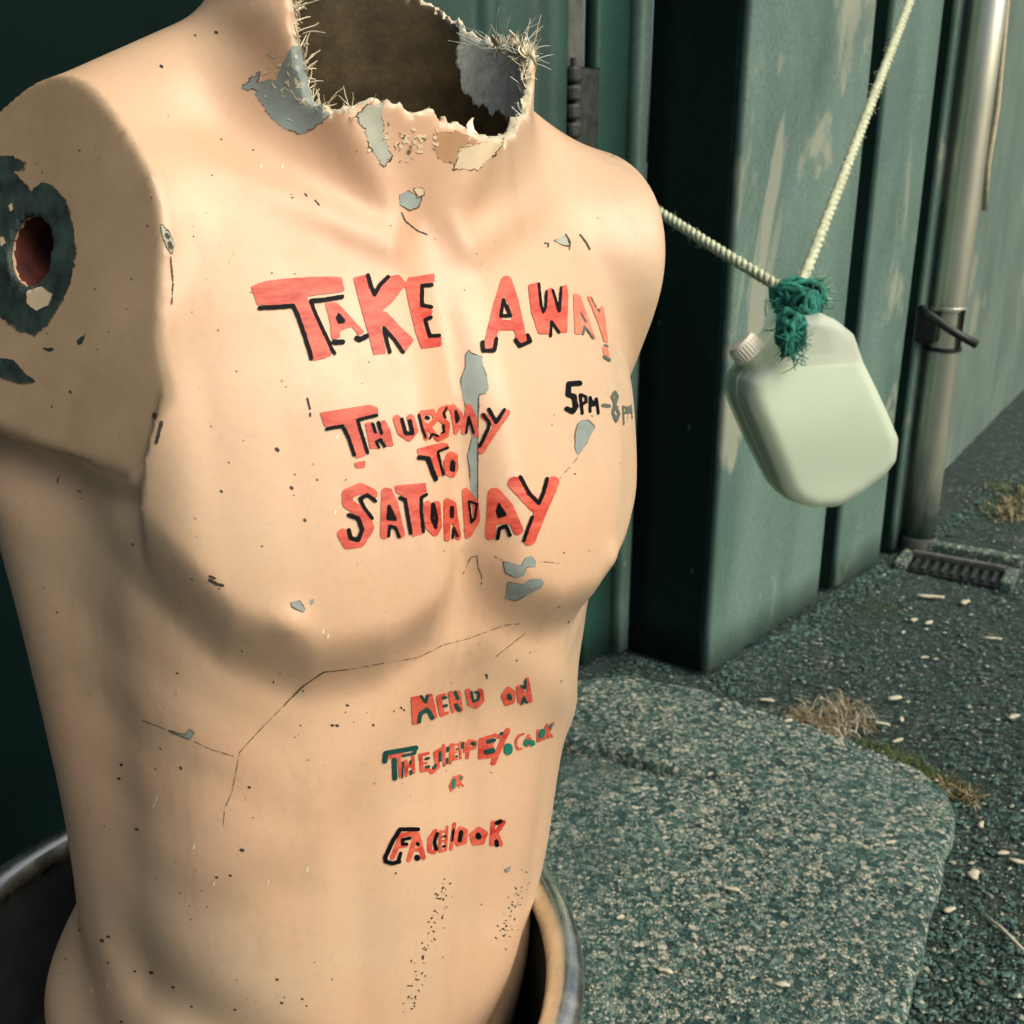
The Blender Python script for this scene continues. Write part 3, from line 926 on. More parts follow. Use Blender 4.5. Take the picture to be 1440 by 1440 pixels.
# THURSDAY
word('red painted word THURSDAY with black edging',
     Z(zA, P(525,1010, 650,990, 860,955, 915,975, 920,1015, 770,1050, 790,1130, 835,1300, 770,1320, 735,1210, 700,1090, 560,1105), P(755,1350, 835,1330, 830,1380, 770,1385),
       P(830,1080, 880,1070, 900,1140, 945,1130, 935,1065, 965,1060, 1000,1120, 1025,1235, 970,1240, 960,1190, 910,1200, 920,1250, 865,1255, 845,1160),
       L(54, 1045,1050, 1075,1140, 1128,1178, 1165,1130, 1138,1045)) +
     Z(zC, L(28, 572,85, 585,150, 602,212), L(28, 580,78, 635,72, 655,110, 620,150, 590,145), L(28, 610,150, 660,212), L(34, 712,50, 680,65, 675,105, 712,140, 705,195, 665,215),
       L(26, 738,45, 762,180), L(26, 745,42, 785,85, 780,150, 758,178), L(24, 825,45, 802,182), L(30, 832,45, 860,110, 870,192), L(26, 815,125, 860,130),
       L(34, 908,92, 960,130), L(38, 1032,78, 960,180, 898,278)),
     Z(zA, L(25, 572,1120, 680,1100, 720,1180, 758,1295), L(25, 910,1028, 780,1060, 800,1130, 848,1280), L(24, 882,1085, 900,1140), L(24, 920,1075, 942,1150), L(22, 905,1205, 935,1190, 962,1238), L(22, 905,1205, 925,1245),
       L(28, 1078,1055, 1105,1150, 1150,1150, 1132,1065)) +
     Z(zC, L(13, 562,88, 580,160, 598,212), L(20, 599,101, 611,107), L(13, 620,215, 630,190, 662,203), L(13, 708,50, 690,80, 700,105), L(12, 690,142, 695,180, 680,185), L(13, 755,68, 762,130, 777,110, 760,68),
       L(14, 830,98, 817,185), L(14, 830,98, 858,185), L(20, 907,88, 940,130, 935,160, 890,255), L(21, 937,58, 975,130, 1018,62)), seed=4, thin=.92, r=.35)
# TO
word('small red painted word TO with black edging',
     Z(zC, P(552,270, 690,235, 720,245, 715,270, 655,290, 670,340, 692,410, 660,420, 640,370, 615,310, 560,305), L(32, 730,298, 708,340, 716,396, 740,408, 758,370, 752,305, 730,298)),
     Z(zC, L(24, 565,316, 610,320, 630,380, 650,432), L(14, 713,263, 660,285, 672,340, 690,408), L(20, 738,338, 732,378, 742,383, 745,345)), seed=5)
# SATURDAY
word('large red painted word SATURDAY with black edging',
     Z(zC, L(60, 315,510, 255,480, 182,510, 185,560, 265,615, 298,690, 250,765, 185,775, 158,722),
       L(46, 387,498, 380,728), L(46, 402,500, 430,560, 468,725), L(30, 400,665, 450,660), P(435,465, 600,450, 605,500, 575,520, 570,560, 585,720, 530,740, 510,620, 490,530, 440,500),
       L(42, 608,565, 615,680, 648,715, 665,680, 656,565), L(34, 710,550, 712,745), L(34, 712,548, 745,565, 755,640, 772,740), L(24, 715,660, 755,655),
       L(32, 808,495, 824,730), L(36, 815,495, 868,560, 873,650, 832,722), L(58, 962,505, 948,725), L(58, 975,505, 1040,580, 1092,700), L(40, 960,650, 1060,650),
       L(72, 1072,452, 1180,570), L(68, 1278,448, 1220,580, 1152,752)),
     Z(zC, L(21, 333,548, 290,515, 250,535, 270,580, 315,640), L(25, 190,622, 240,640, 262,700, 240,755, 200,745, 190,702), L(22, 405,577, 400,640), L(20, 405,577, 435,640), L(18, 400,642, 438,645), L(18, 402,735, 408,680, 440,690, 458,738),
       L(21, 463,530, 490,540, 515,690, 520,718), L(19, 603,512, 575,530, 575,600, 587,712), L(17, 635,562, 630,640, 650,690, 655,640, 640,567), L(24, 735,582, 735,628), L(13, 740,745, 745,690, 768,738),
       L(13, 830,547, 845,660, 865,640, 875,562, 830,547), P(990,550, 1035,622, 985,640, 975,600), L(21, 985,745, 995,690, 1030,680, 1050,728), L(21, 1102,418, 1150,510, 1200,560, 1225,500, 1244,428), L(19, 1165,632, 1140,700, 1122,757)), seed=6, thin=.92, r=.35)
# 5PM-8PM
decal('painted_word', Z(zB, L(36, 838,812, 765,815, 760,890, 800,900, 810,970, 790,1003, 752,985), L(21, 842,890, 855,1015), L(19, 845,888, 880,900, 880,940, 850,955), L(19, 908,1002, 908,905, 930,960, 950,912, 964,1015)), M['black'], torso, .0005, seed=7, rough=.4, label='black painted hours at the side of the chest')
decal('painted_word', Z(zB, L(24, 997,960, 1038,965), L(19, 1075,868, 1057,900, 1075,950, 1062,1010, 1085,1068, 1103,1020, 1075,950, 1094,900, 1075,868), L(11, 1130,962, 1136,1090), L(9, 1130,965, 1153,975, 1150,1010, 1135,1020), L(8, 1163,1050, 1164,962, 1176,1010, 1184,952, 1192,1052)), M['washed'], torso, .0005, seed=8, rough=.3, label='washed-out end of the painted hours')
# MENU ON
word('small red and green painted words MENU ON',
     Z(zD, P(275,190, 340,180, 375,240, 400,165, 420,170, 455,330, 420,340, 400,280, 360,300, 330,370, 285,380), L(38, 462,195, 485,305), L(24, 460,188, 500,174), L(24, 480,310, 522,297), L(28, 538,165, 560,285), L(34, 548,165, 608,275), L(26, 600,155, 614,278),
       L(42, 662,150, 676,232, 720,248, 753,210, 745,150), L(42, 935,138, 905,180, 922,230, 958,218, 966,162, 935,138), L(28, 1002,125, 1010,222), L(34, 1002,125, 1078,215), L(28, 1060,70, 1084,215)),
     Z(zD, L(21, 342,183, 375,225, 386,178), L(32, 328,355, 337,302, 380,272, 400,292, 418,330), L(24, 490,196, 508,192), L(24, 496,250, 512,246), L(26, 572,155, 590,200), L(32, 577,243, 598,275), L(18, 682,153, 697,220, 730,205, 735,162, 707,152), L(34, 936,178, 944,198), L(17, 1017,112, 1045,130, 1050,75), L(19, 1022,236, 1036,192, 1055,226)), md='dgreen', seed=9, r=.25, step=.7, thin=.85)
# web address
word('row of small red and green painted letters below the chest',
     Z(zD, L(26, 127,597, 215,577), L(24, 195,590, 206,728), L(25, 240,622, 246,718), L(23, 288,595, 295,698), L(21, 240,662, 290,650), L(27, 340,582, 350,688), L(21, 345,582, 393,570), L(21, 350,688, 398,680), L(15, 350,640, 385,635),
       L(34, 480,545, 442,570, 452,620, 455,660, 415,697), L(21, 495,515, 500,652), L(20, 545,512, 540,638), L(18, 563,512, 560,615), L(13, 563,516, 592,508), L(11, 562,566, 586,562), L(13, 560,616, 590,608), L(17, 605,505, 610,605), L(16, 610,495, 640,502, 635,560), L(26, 665,495, 656,598), L(23, 670,485, 715,492, 710,530, 675,540),
       P(735,470, 830,440, 842,600, 730,612), L(24, 842,445, 870,462), L(38, 928,415, 880,520, 832,635), L(17, 1034,440, 1005,450, 985,480, 986,520, 1000,545, 1022,540), L(14, 1070,445, 1040,500, 1060,525, 1085,482, 1070,445), L(17, 1132,415, 1132,490, 1180,470, 1190,385), L(14, 1196,375, 1205,468), L(13, 1240,362, 1207,430, 1230,460)),
     Z(zD, L(38, 98,622, 104,567, 308,532), L(22, 306,535, 300,570, 220,585), L(38, 162,612, 166,738), L(13, 218,625, 217,735), L(17, 272,620, 270,640), L(21, 272,690, 275,708), L(21, 374,606, 394,602), L(21, 376,662, 396,658), L(22, 470,562, 470,618), L(23, 440,650, 427,670), L(18, 521,528, 520,556), L(18, 517,606, 516,636), L(17, 583,542, 588,541), L(17, 578,592, 584,591), L(24, 625,502, 620,530), L(30, 690,500, 699,505),
       L(33, 795,490, 835,480), L(42, 785,560, 825,550), L(22, 880,440, 889,432)), md='dgreen', seed=10, r=.22, step=.65, thin=.85)
decal('letter_dot', Z(zD, L(56, 930,528, 930,552), L(32, 1056,488, 1050,502), L(36, 1090,497, 1091,503), L(36, 1160,420, 1152,450), L(13, 1222,372, 1212,400)), M['teal'], torso, .0009, seed=11, rough=.4)
# OR
word('tiny red painted word OR', Z(zD, L(13, 565,728, 537,790, 546,826, 580,790, 584,737, 565,728), L(13, 591,722, 601,798), L(12, 601,717, 625,732, 606,770, 630,793)), Z(zD, L(28, 564,752, 556,798), L(20, 612,733, 612,737)), md='teal', seed=12, r=.2, step=.65, thin=.9)
# last line
word('small red painted word with heavy black edging, lowest on the belly',
     Z(zD, L(34, 308,1112, 212,1122, 152,1275), L(25, 190,1202, 248,1192), L(33, 310,1118, 262,1290), L(35, 320,1118, 360,1275), L(25, 290,1220, 345,1220), L(33, 440,1095, 402,1150, 402,1228, 432,1238), L(22, 475,1098, 470,1232), L(18, 475,1102, 512,1094), L(15, 473,1165, 502,1160), L(18, 471,1232, 508,1224), L(18, 520,1065, 511,1225), L(26, 568,1048, 546,1215),
       L(33, 610,1078, 575,1130, 592,1185, 638,1168, 645,1095, 610,1078), L(38, 735,1082, 687,1120, 703,1176, 757,1170, 778,1110, 735,1082), L(33, 830,1038, 821,1185), L(34, 900,1036, 850,1110, 882,1185)),
     Z(zD, L(33, 322,1082, 202,1082, 152,1160, 102,1270, 104,1298, 150,1312, 195,1300), L(25, 268,1142, 216,1152, 217,1183, 248,1180), L(27, 205,1242, 192,1288), L(28, 318,1180, 324,1184), L(42, 315,1270, 318,1278), L(27, 450,1112, 432,1170, 445,1218), L(17, 494,1130, 506,1128), L(17, 490,1198, 502,1195), L(17, 560,1083, 551,1158), L(34, 610,1102, 601,1158), L(42, 728,1121, 731,1134), L(34, 852,1040, 878,1028), L(32, 850,1162, 855,1188)), seed=13, r=.25, step=.7, thin=.85)
# bare patches where the skin colour has flaked
def patch(shapes, m='grey', label=None, lift=.00022, seed=0, r=1.0, name='bare_patch', flat=False):
    out = []
    for k, sh in enumerate(shapes):
        o = decal(name, [sh], M[m], torso, lift, label=label, seed=seed + k, rough=r, flat=flat)
        if o is not None:
            e = decal('flake_edge', [sh], M['crack'], torso, lift + .00012, seed=seed + k, rough=r, flat=flat, ring=.75, step=.8)
            if e is not None:
                e['kind'] = 'stuff'; e.parent = o; e.matrix_parent_inverse = Matrix()
        out.append(o)
    return out
patch([P(658.7,491, 663,497, 678.5,500, 678.5,514, 685,528, 687,547, 683,554, 674,556, 672,600, 671,705, 663,700, 660,660, 657,640, 664,615, 660,600, 655,575, 649,550, 647,535, 653,520, 654,500)], label='long grey flaked patch down the breast bone', seed=20)
patch(Z(zB, P(850,1060, 900,1058, 945,1105, 885,1220, 830,1305, 805,1250, 805,1150, 825,1080)), label='grey flaked patch under the painted hours', seed=21, r=.4)
patch(Z(zC, P(1010,865, 1110,890, 1130,850, 1165,840, 1188,865, 1185,900, 1140,900, 1125,945, 1080,957, 1025,930)), seed=22, r=.4)
patch(Z(zC, P(1040,975, 1125,990, 1155,960, 1215,960, 1232,985, 1210,1010, 1150,1045, 1080,1080, 1025,1065)), seed=23, r=.4)
patch(Z(z2, P(20,360, 100,290, 95,330, 170,320, 190,270, 230,190, 285,180, 300,300, 315,370, 350,420, 385,470, 320,520, 270,545, 200,520, 150,480, 110,420, 85,365)), label='blue-grey flaked patch at the root of the neck', seed=24, r=2.6)
patch(Z(z2, P(490,470, 540,420, 600,420, 600,480, 610,560, 640,640, 605,680, 540,590, 530,530)), 'grey2', seed=25, r=2.6)
patch(Z(z2, P(915,600, 1010,575, 1100,555, 1060,620, 980,690, 885,685)), 'cream', seed=26, r=2.2)
patch(Z(z2, P(800,540, 900,530, 990,570, 910,600, 895,670, 820,640)), 'tan', seed=27, lift=.00012, r=2.2)
patch(Z(z2, P(665,790, 700,770, 760,800, 745,840, 710,855, 670,830)), seed=28)
patch(Z(z2, P(720,760, 765,760, 768,790, 740,800)), 'cream', seed=29, lift=.0003)
patch(Z(z5, P(670,245, 750,265, 770,242, 790,260, 770,290, 700,260)), seed=30, r=.3)
patch(Z(z4, P(1175,1000, 1215,990, 1240,1030, 1225,1042, 1180,1018), P(1255,990, 1272,980, 1270,1005, 1258,1012)), 'grey', seed=31, r=.5)
patch(Z(zD, P(900,1360, 950,1330, 945,1365, 920,1382)), seed=32, r=.3)
patch(Z(z2, P(1290,975, 1340,950, 1360,1000, 1330,995)), 'grey2', seed=33, r=.4)
rf = random.Random(12)
fl = []
for k in range(34):
    x, y = rf.gauss(575, 22), rf.gauss(198, 12)
    fl.append(('s', [(x, y), (x + rf.uniform(-5, 5), y + rf.uniform(-3, 3))], rf.uniform(1.5, 5)))
o = decal('flaked_paint', fl, M['cream'], torso, .0004, step=.9, rough=1.2, seed=90)
if o is not None: o['kind'] = 'stuff'
fl = []
for k in range(26):
    x, y = rf.gauss(572, 20), rf.gauss(200, 12)
    fl.append(('s', [(x, y), (x + rf.uniform(-5, 5), y + rf.uniform(-5, 5))], rf.uniform(.8, 1.6)))
for k in range(26):
    x, y = rf.gauss(405, 14), rf.gauss(120, 26)
    fl.append(('s', [(x, y), (x + rf.uniform(-5, 9), y + rf.uniform(-9, 9))], rf.uniform(1.0, 3.5)))
o = decal('flaked_paint', fl[26:], M['edge'], torso, .0005, step=.9, rough=.9, seed=92)
if o is not None: o['kind'] = 'stuff'
o = decal('flaked_paint', fl[:26], M['crack'], torso, .0006, step=.8, rough=.5, seed=91)
if o is not None: o['kind'] = 'stuff'
# scraped dark ring about the arm socket
patch(Z(z1, P(-60,640, 40,630, 105,655, 100,685, 50,690, 80,720, 130,770, 170,740, 215,750, 270,810, 300,930, 310,1030, 290,1130, 260,1210, 200,1310, 140,1360, 80,1340, -60,1240)), 'scuff', 'dark green scraped ring round the arm socket', seed=40, r=2.0, lift=.0003, flat=True)
patch(Z(z1, P(110,1180, 170,1160, 220,1190, 200,1240, 150,1260, 110,1230), P(35,830, 55,815, 60,850, 45,860), P(0,960, 20,955, 30,985, 5,1000)), 'cream', seed=41, lift=.0005, r=.6, flat=True)
patch(Z(z4, P(-40,0, 60,20, 100,70, 155,108, 80,115, -40,75)) + Z(z1, P(160,1405, 225,1412, 200,1425), P(310,1380, 350,1350, 335,1390, 315,1398)), 'scuff', seed=42, r=1.0)
# worn edge of the arm joint
patch(Z(z1, P(648,905, 680,930, 708,990, 695,1030, 672,1000, 655,950)), 'grey2', seed=43, r=1.0, lift=.0002)
patch(Z(z1, L(14, 672,950, 680,960), L(16, 685,985, 690,1000), L(6, 690,1040, 700,1150, 695,1230)) + Z(z4, L(14, 655,270, 635,350), L(18, 628,240, 630,245)), 'speck', seed=44, r=.8, lift=.0004)
# cracks
def cracks(lines, m='crack', seed=0, name='crack'):
    return [decal(name, [ln], M[m], torso, .00030 + .00001 * k, step=.8, rough=.35, seed=seed) for k, ln in enumerate(lines)]
cracks(Z(z3, L(3.0, 190,1440, 230,1400, 290,1358, 370,1350), L(1.8, 370,1350, 480,1330, 600,1310, 680,1270, 760,1250, 880,1205, 930,1200)), seed=50)
cracks(Z(z5, L(4.2, 1310,15, 1220,75, 1150,150), L(2.6, 1150,150, 1060,240, 970,340, 960,400, 940,500, 910,570, 905,640), L(3, 580,210, 670,245), L(2.6, 790,295, 850,325, 950,355)), seed=51)
cracks(Z(zC, L(5, 845,845, 875,838, 880,900, 900,945, 898,990), L(3, 840,850, 800,935), L(3.4, 970,842, 1010,862), L(3.2, 1190,867, 1310,878), L(3, 1415,310, 1320,420, 1280,470)), seed=52)
cracks(Z(zC, L(5, 880,0, 880,300, 878,550)), 'speck', seed=53)
cracks(Z(z2, L(5, 675,860, 690,895, 740,935, 780,950), L(6, 285,785, 292,795), L(6, 325,812, 342,830)), 'speck', seed=54)
cracks(Z(z2, L(6, 1255,985, 1270,987, 1268,1000), L(6, 1340,950, 1358,980, 1355,1010), L(7, 1398,950, 1425,985, 1438,1010)), 'speck', seed=55)
cracks(Z(z4, L(9, 1245,175, 1255,215), L(8, 1256,235, 1257,245), L(9, 850,893, 872,902), L(12, 850,908, 880,925, 903,930), L(5, 235,495, 236,515), L(6, 318,548, 328,552)), 'speck', seed=56)
cracks(Z(zC, L(4, 860,900, 1100,905), ) if False else Z(z3, L(2, 850,1310, 900,1270, 950,1230)), seed=57)
# small chips and specks
sp = []
for x, y, r in [(116,1265,2), (1045,1275,2), (885,1320,2), (790,143,7), (875,130,10), (652,268,11), (680,470,5), (895,565,6), (1025,607,5), (598,913,6), (172,697,5), (836,1131,4), (945,1030,3)]:
    sp += Z(z1, L(r, x, y, x + r * .5, y + r * .3))
for x, y, r in [(1120,378,14), (1178,533,12), (895,548,9), (926,432,6), (1233,665,10), (957,63,5), (1157,126,5), (1193,480,6), (1283,502,7), (887,942,5), (538,763,7), (285,145,8), (310,813,4), (177,939,4)]:
    sp += Z(z4, L(r, x, y, x + r * .4, y + r * .4))
for x, y, r in [(1405,148,9), (1343,229,9), (1363,230,10), (1216,230,6), (1007,480,9), (977,734,12), (876,844,9), (931,837,8), (728,908,5), (767,961,5), (480,445,10), (490,388,9), (552,650,10), (730,400,7), (718,18,6), (1226,90,6), (1120,1258,9), (1138,1352,9), (1150,1330,6), (1222,1337,7), (1240,1365,6), (545,1225,8), (610,1230,12), (700,1290,9), (435,1190,7), (775,1368,6), (490,1430,8), (950,1380,7), (410,1100,12), (436,1085,10), (265,1175,7), (320,1060,8)]:
    sp += Z(z5, L(r, x, y, x + r * .6, y + r * .2))
for x, y, r in [(785,40,16), (790,60,9), (210,262,12), (228,277,10), (22,377,13), (300,80,4), (547,95,6), (820,700,8)]:
    sp += Z(zD, L(r, x, y, x + r * .3, y + r * .5))
rr = random.Random(5)
for k in range(70):                                     # dirt along the hollows of the belly
    t = rr.random(); x = 628 - 55 * t + rr.gauss(0, 7); y = 1240 + 185 * t + rr.gauss(0, 6)
    sp.append(('s', [(x, y), (x + rr.uniform(-2, 2), y + rr.uniform(-2, 2))], rr.uniform(.8, 2.6)))
for k in range(45):
    t = rr.random(); x = 735 - 30 * t + rr.gauss(0, 6); y = 1225 + 110 * t + rr.gauss(0, 6)
    sp.append(('s', [(x, y), (x + rr.uniform(-2, 2), y + rr.uniform(-2, 2))], rr.uniform(.8, 2.2)))
for k in range(150):
    x, y = rr.uniform(20, 880), rr.uniform(200, 1430)
    sp.append(('s', [(x, y), (x + rr.uniform(-2, 2), y + rr.uniform(-1, 2))], rr.choice([.9, 1.0, 1.2, 1.2, 1.8])))
byrow = {}
for s_ in sp: byrow.setdefault(int(s_[1][0][1] // 160), []).append(s_)
for i, (k, v) in enumerate(sorted(byrow.items())):
    o = decal('chip_marks', v, M['speck'], torso, .00028, step=.9, rough=.3, seed=60 + i)
    if o is not None: o['kind'] = 'stuff'
lt = []
for x, y in [(218,1130), (222,1120), (274,1188), (302,1240), (378,1238), (433,1220), (455,885), (462,892), (130,1390), (152,1382), (475,612), (472,718), (398,232), (368,232)]:
    lt.append(('s', [(x, y), (x - 1.5, y + 5)], rr.uniform(1.6, 2.8)))
o = decal('chip_marks', lt, M['lite'], torso, .00030, step=.9, rough=.3, seed=80); o['kind'] = 'stuff'

# frayed glass fibres along the broken neck
def fibres(n, az0, az1, length, lift_, m, seed):
    r = random.Random(seed); parts = []
    for k in range(n):
        a = R(r.uniform(az0, az1)); rad = .0930 + r.uniform(-.003, .003)
        X_, Y_ = .015 + rad * math.sin(a), .018 - rad * .84 * math.cos(a)
        lo, hi = .50, .70
        for _ in range(18):
            mid = (lo + hi) / 2
            if float(neck_cut(np.float64(X_), np.float64(Y_), np.float64(mid))) < 0: lo = mid
            else: hi = mid
        p = Vector((X_, Y_, lo - .004))
        d = Vector((math.sin(a) * r.uniform(-.5, .8), -math.cos(a) * r.uniform(-.5, .8), 1)) + Vector([r.gauss(0, .55) for _ in range(3)])
        d.z = abs(d.z) * lift_; d.normalize()
        Ln = length * r.uniform(.3, 1.0); pts = [p]
        for q in range(4):
            d = (d + Vector([r.gauss(0, .18) for _ in range(3)])).normalized()
            pts.append(pts[-1] + d * Ln / 4)
        parts.append(tube([TM @ q for q in pts], [.00034, .00032, .0003, .00026, .00018], 4))
    o = under(obj('frayed_fibre', *join(parts), M[m]), torso); o['kind'] = 'stuff'
fibres(26, 62, 100, .028, 1.0, 'edge', 1)
fibres(260, 52, 100, .011, .8, 'lite', 11)
fibres(160, -62, -44, .012, .3, 'lite', 12)
fibres(160, -60, 60, .005, .5, 'edge', 2)
fibres(60, -65, -30, .020, .3, 'edge', 3)
fibres(60, 60, 110, .03, .15, 'fibre', 4)

rk = random.Random(41)
for k in range(26):
    a = R(rk.choice([rk.uniform(45, 100), rk.uniform(45, 100), rk.uniform(-60, 45)])); rad = .0955
    X_, Y_ = .015 + rad * math.sin(a), .018 - rad * .84 * math.cos(a)
    lo, hi = .50, .70
    for _ in range(16):
        mid = (lo + hi) / 2
        if float(neck_cut(np.float64(X_), np.float64(Y_), np.float64(mid))) < 0: lo = mid
        else: hi = mid
    nrm = Vector((math.sin(a), -math.cos(a), 0)); tan = Vector((math.cos(a), math.sin(a), 0))
    base = Vector((X_, Y_, lo)) + nrm * rk.uniform(-.003, .001)
    ln, wd = rk.uniform(.006, .016), rk.uniform(.003, .007)
    d = (Vector((0, 0, rk.choice([-1, -1, .6]))) + nrm * rk.uniform(-.35, .5) + tan * rk.uniform(-.5, .5)).normalized()
    Vf, Ff = [], []
    for i in range(5):
        w = wd * (1 - (i / 4) ** 1.6) * rk.uniform(.6, 1.2) + .0003
        p = base + d * ln * i / 4 + nrm * .0025 * math.sin(i * .8 + k)
        for sgn, off_ in ((-1, 0), (1, 0), (1, -.0009), (-1, -.0009)):
            Vf.append(TM @ (p + tan * w * sgn + nrm * off_))
    for i in range(4):
        for q in range(4): Ff.append((i * 4 + q, i * 4 + (q + 1) % 4, i * 4 + 4 + (q + 1) % 4, i * 4 + 4 + q))
    under(obj('torn_flake', Vf, Ff, M[rk.choice(['edge', 'lite', 'fibre'])], smooth=False), torso)

# ------------------------------------------------------------------ metal tub
RIMZ, RC, RR_ = CAM_H - .56, Vector((-.197, .628)), .243
def lathe(prof, c, seg=96):
    V, F = [], []; n = len(prof)
    for k in range(seg):
        a = 2 * math.pi * k / seg
        for r_, z in prof: V.append((c.x + r_ * math.cos(a), c.y + r_ * math.sin(a), z))
    for k in range(seg):
        for i in range(n - 1):
            a, b = k * n + i, ((k + 1) % seg) * n + i
            F.append((a, b, b + 1, a + 1))
    return V, F
tub = empty('metal_tub', (RC.x, RC.y, .032), 'round steel tub with rolled rim holding the torso', 'tub')
prof = [(.02, .045), (.17, .045), (.192, .050), (.20, .070), (.226, RIMZ - .03), (.230, RIMZ - .005)]
prof_in = [(.228, RIMZ - .006), (.222, RIMZ - .035), (.196, .075), (.185, .055), (.02, .052)]
under(obj('wall', *lathe(prof, RC), M['steel'], smooth=True), tub)
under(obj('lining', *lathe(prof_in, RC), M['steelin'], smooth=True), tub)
rim = [(.236 + .0140 * math.cos(a), RIMZ + .0140 * math.sin(a)) for a in np.linspace(math.pi * 1.35, -math.pi * .62, 22)]
under(obj('rim', *lathe(rim, RC), M['steel'], smooth=True), tub)
foot = [(.165, .0325), (.172, .030), (.176, .034), (.176, .046)]
under(obj('foot_ring', *lathe(foot, RC), M['steel'], smooth=True), tub)

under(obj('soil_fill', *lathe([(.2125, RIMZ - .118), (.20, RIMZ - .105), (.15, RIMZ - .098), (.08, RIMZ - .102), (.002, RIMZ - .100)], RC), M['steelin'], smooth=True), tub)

# ------------------------------------------------------------------ drainpipe with bracket
tp = wall_t(1346, 300, .04)
PO = .050
pipe = empty('drainpipe', wp(tp, PO), 'cream downpipe fixed to the steel wall above the drain', 'drainpipe')
pr = .042
pv = [wp(tp, PO, .001), wp(tp, PO, .10), wp(tp, PO, .4), wp(tp, PO, .8), wp(tp, PO, 1.2), wp(tp, PO, HW)]
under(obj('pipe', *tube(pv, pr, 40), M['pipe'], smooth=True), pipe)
zbk = on_plane(1325, 452, wp(tp, PO), WN).z
def ringm(t, o, z, r, h):
    V, F = [], []; seg = 32
    for zz, q in ((z - h, r - .002), (z - h * .7, r), (z + h * .7, r), (z + h, r - .002)):
        for k in range(seg):
            a = 2 * math.pi * k / seg
            V.append(wp(t + q * math.cos(a), o + q * math.sin(a), zz))
    for i in range(3):
        for k in range(seg): F.append((i * seg + k, i * seg + (k + 1) % seg, (i + 1) * seg + (k + 1) % seg, (i + 1) * seg + k))
    return V, F
under(obj('collar', *ringm(tp, PO, zbk + .03, pr + .004, .006), M['pipe'], smooth=False), pipe)
under(obj('collar', *ringm(tp, PO, zbk - .075, pr + .004, .006), M['cable'], smooth=False), pipe)
under(obj('bracket', *join([boxm(wp(tp - .055, .02, zbk - .015), WD * .012, WN * .022, Vector((0, 0, .035)), .004), boxm(wp(tp - .02, PO + pr + .003, zbk - .02), WD * .004, WN * .003, Vector((0, 0, .05)), .001)]), M['cable']), pipe)
under(obj('pipe_foot', *ringm(tp, PO, .03, pr + .005, .028), M['gasket'], smooth=False), pipe)
# cable poking across the pipe
def at_depth(px, py, d):
    r = ray(px, py); dep = r.y * math.cos(PITCH) - r.z * math.sin(PITCH)
    return CAM + r * (d / dep)
depth_of = lambda p: (p - CAM).y * math.cos(PITCH) - (p - CAM).z * math.sin(PITCH)
dp = depth_of(wp(tp, PO, zbk)) - .10
cb = obj('cable_end', *tube([at_depth(1296, 434, dp + .06), at_depth(1308, 444, dp), at_depth(1340, 466, dp - .01), at_depth(1374, 485, dp - .02)], .011, 10), M['cable'], smooth=True)
tag(cb, 'short black cable end sticking out across the drainpipe bracket', 'cable')
w0 = wall_t(1418, 0, .02)
wr = obj('loose_wire', *tube([wp(w0 + .01, .012, 2.2), wp(w0, .014, 1.5), wp(wall_t(1408, 90, .012), .016, 1.2), wp(wall_t(1398, 165, .012), .012, 1.05), wp(wall_t(1394, 240, .012), .008, .93)], .008, 6), M['wire'], smooth=True)
tag(wr, 'thin pale wire hanging on the wall right of the drainpipe', 'wire')

# ------------------------------------------------------------------ rope, jug, knot
KD = 1.55
knot = at_depth(1120, 418, KD)
def rope_line(a, b, sag, n):
    return [a.lerp(b, i / n) + Vector((0, 0, -sag * 4 * (i / n) * (1 - i / n))) for i in range(n + 1)]
def strands(line, r, pitch, parent):
    L_ = [0]
    for a, b in zip(line, line[1:]): L_.append(L_[-1] + (b - a).length)
    for s_ in range(3):
        pts = []
        for p, q, l in zip(line, line[1:] + line[-1:], L_):
            d = (line[-1] - line[0]).normalized()
            a = d.cross(Vector((0, 0, 1))).normalized(); b = d.cross(a)
            w = l / pitch * 2 * math.pi + s_ * 2 * math.pi / 3
            pts.append(p + (a * math.cos(w) + b * math.sin(w)) * r * .52)
        under(obj('strand', *tube(pts, r * .54, 7), M['rope'], smooth=True), parent)
    # loose hairs
    rr_ = random.Random(int(L_[-1] * 1000)); hairs = []
    for k in range(int(L_[-1] * 420)):
        i = rr_.randrange(len(line) - 1); p = line[i]
        d = Vector([rr_.gauss(0, 1) for _ in range(3)]).normalized()
        hairs.append(tube([p + d * r * .8, p + d * r * 1.15 + Vector((0, 0, .001)), p + d * r * 1.5 + Vector([rr_.gauss(0, .003) for _ in range(3)])], [.0004, .00035, .0002], 3))
    o = under(obj('loose_fibre', *join(hairs), M['rope']), parent); o['kind'] = 'stuff'
anchor_l = on_plane(838, 238, wp(0, DEP - .02), WN)
anchor_r = on_plane(1352, -190, wp(0, .0), WN)
rp = empty('rope', knot, 'cream twisted rope running from behind the shoulder to the knot', 'rope')
strands(rope_line(knot, anchor_l, .004, 150), .0088, .042, rp)
rp2 = empty('rope', knot, 'cream twisted rope rising from the knot to the top right', 'rope')
strands(rope_line(knot, anchor_r, .004, 170), .0088, .042, rp2)
hk = obj('wall_hook', *join([boxm(anchor_r - WN * .004, WD * .03, WN * .006, Vector((0, 0, .04)), .002), tube([anchor_r + Vector((.0, 0, 0)) + WN * (.03 + .03 * math.cos(a)) + Vector((0, 0, .03 * math.sin(a))) for a in np.linspace(-2.8, 2.6, 14)], .005, 8)]), M['hinge'])
tag(hk, 'small steel hook on the wall above the drainpipe holding the rope', 'hook')
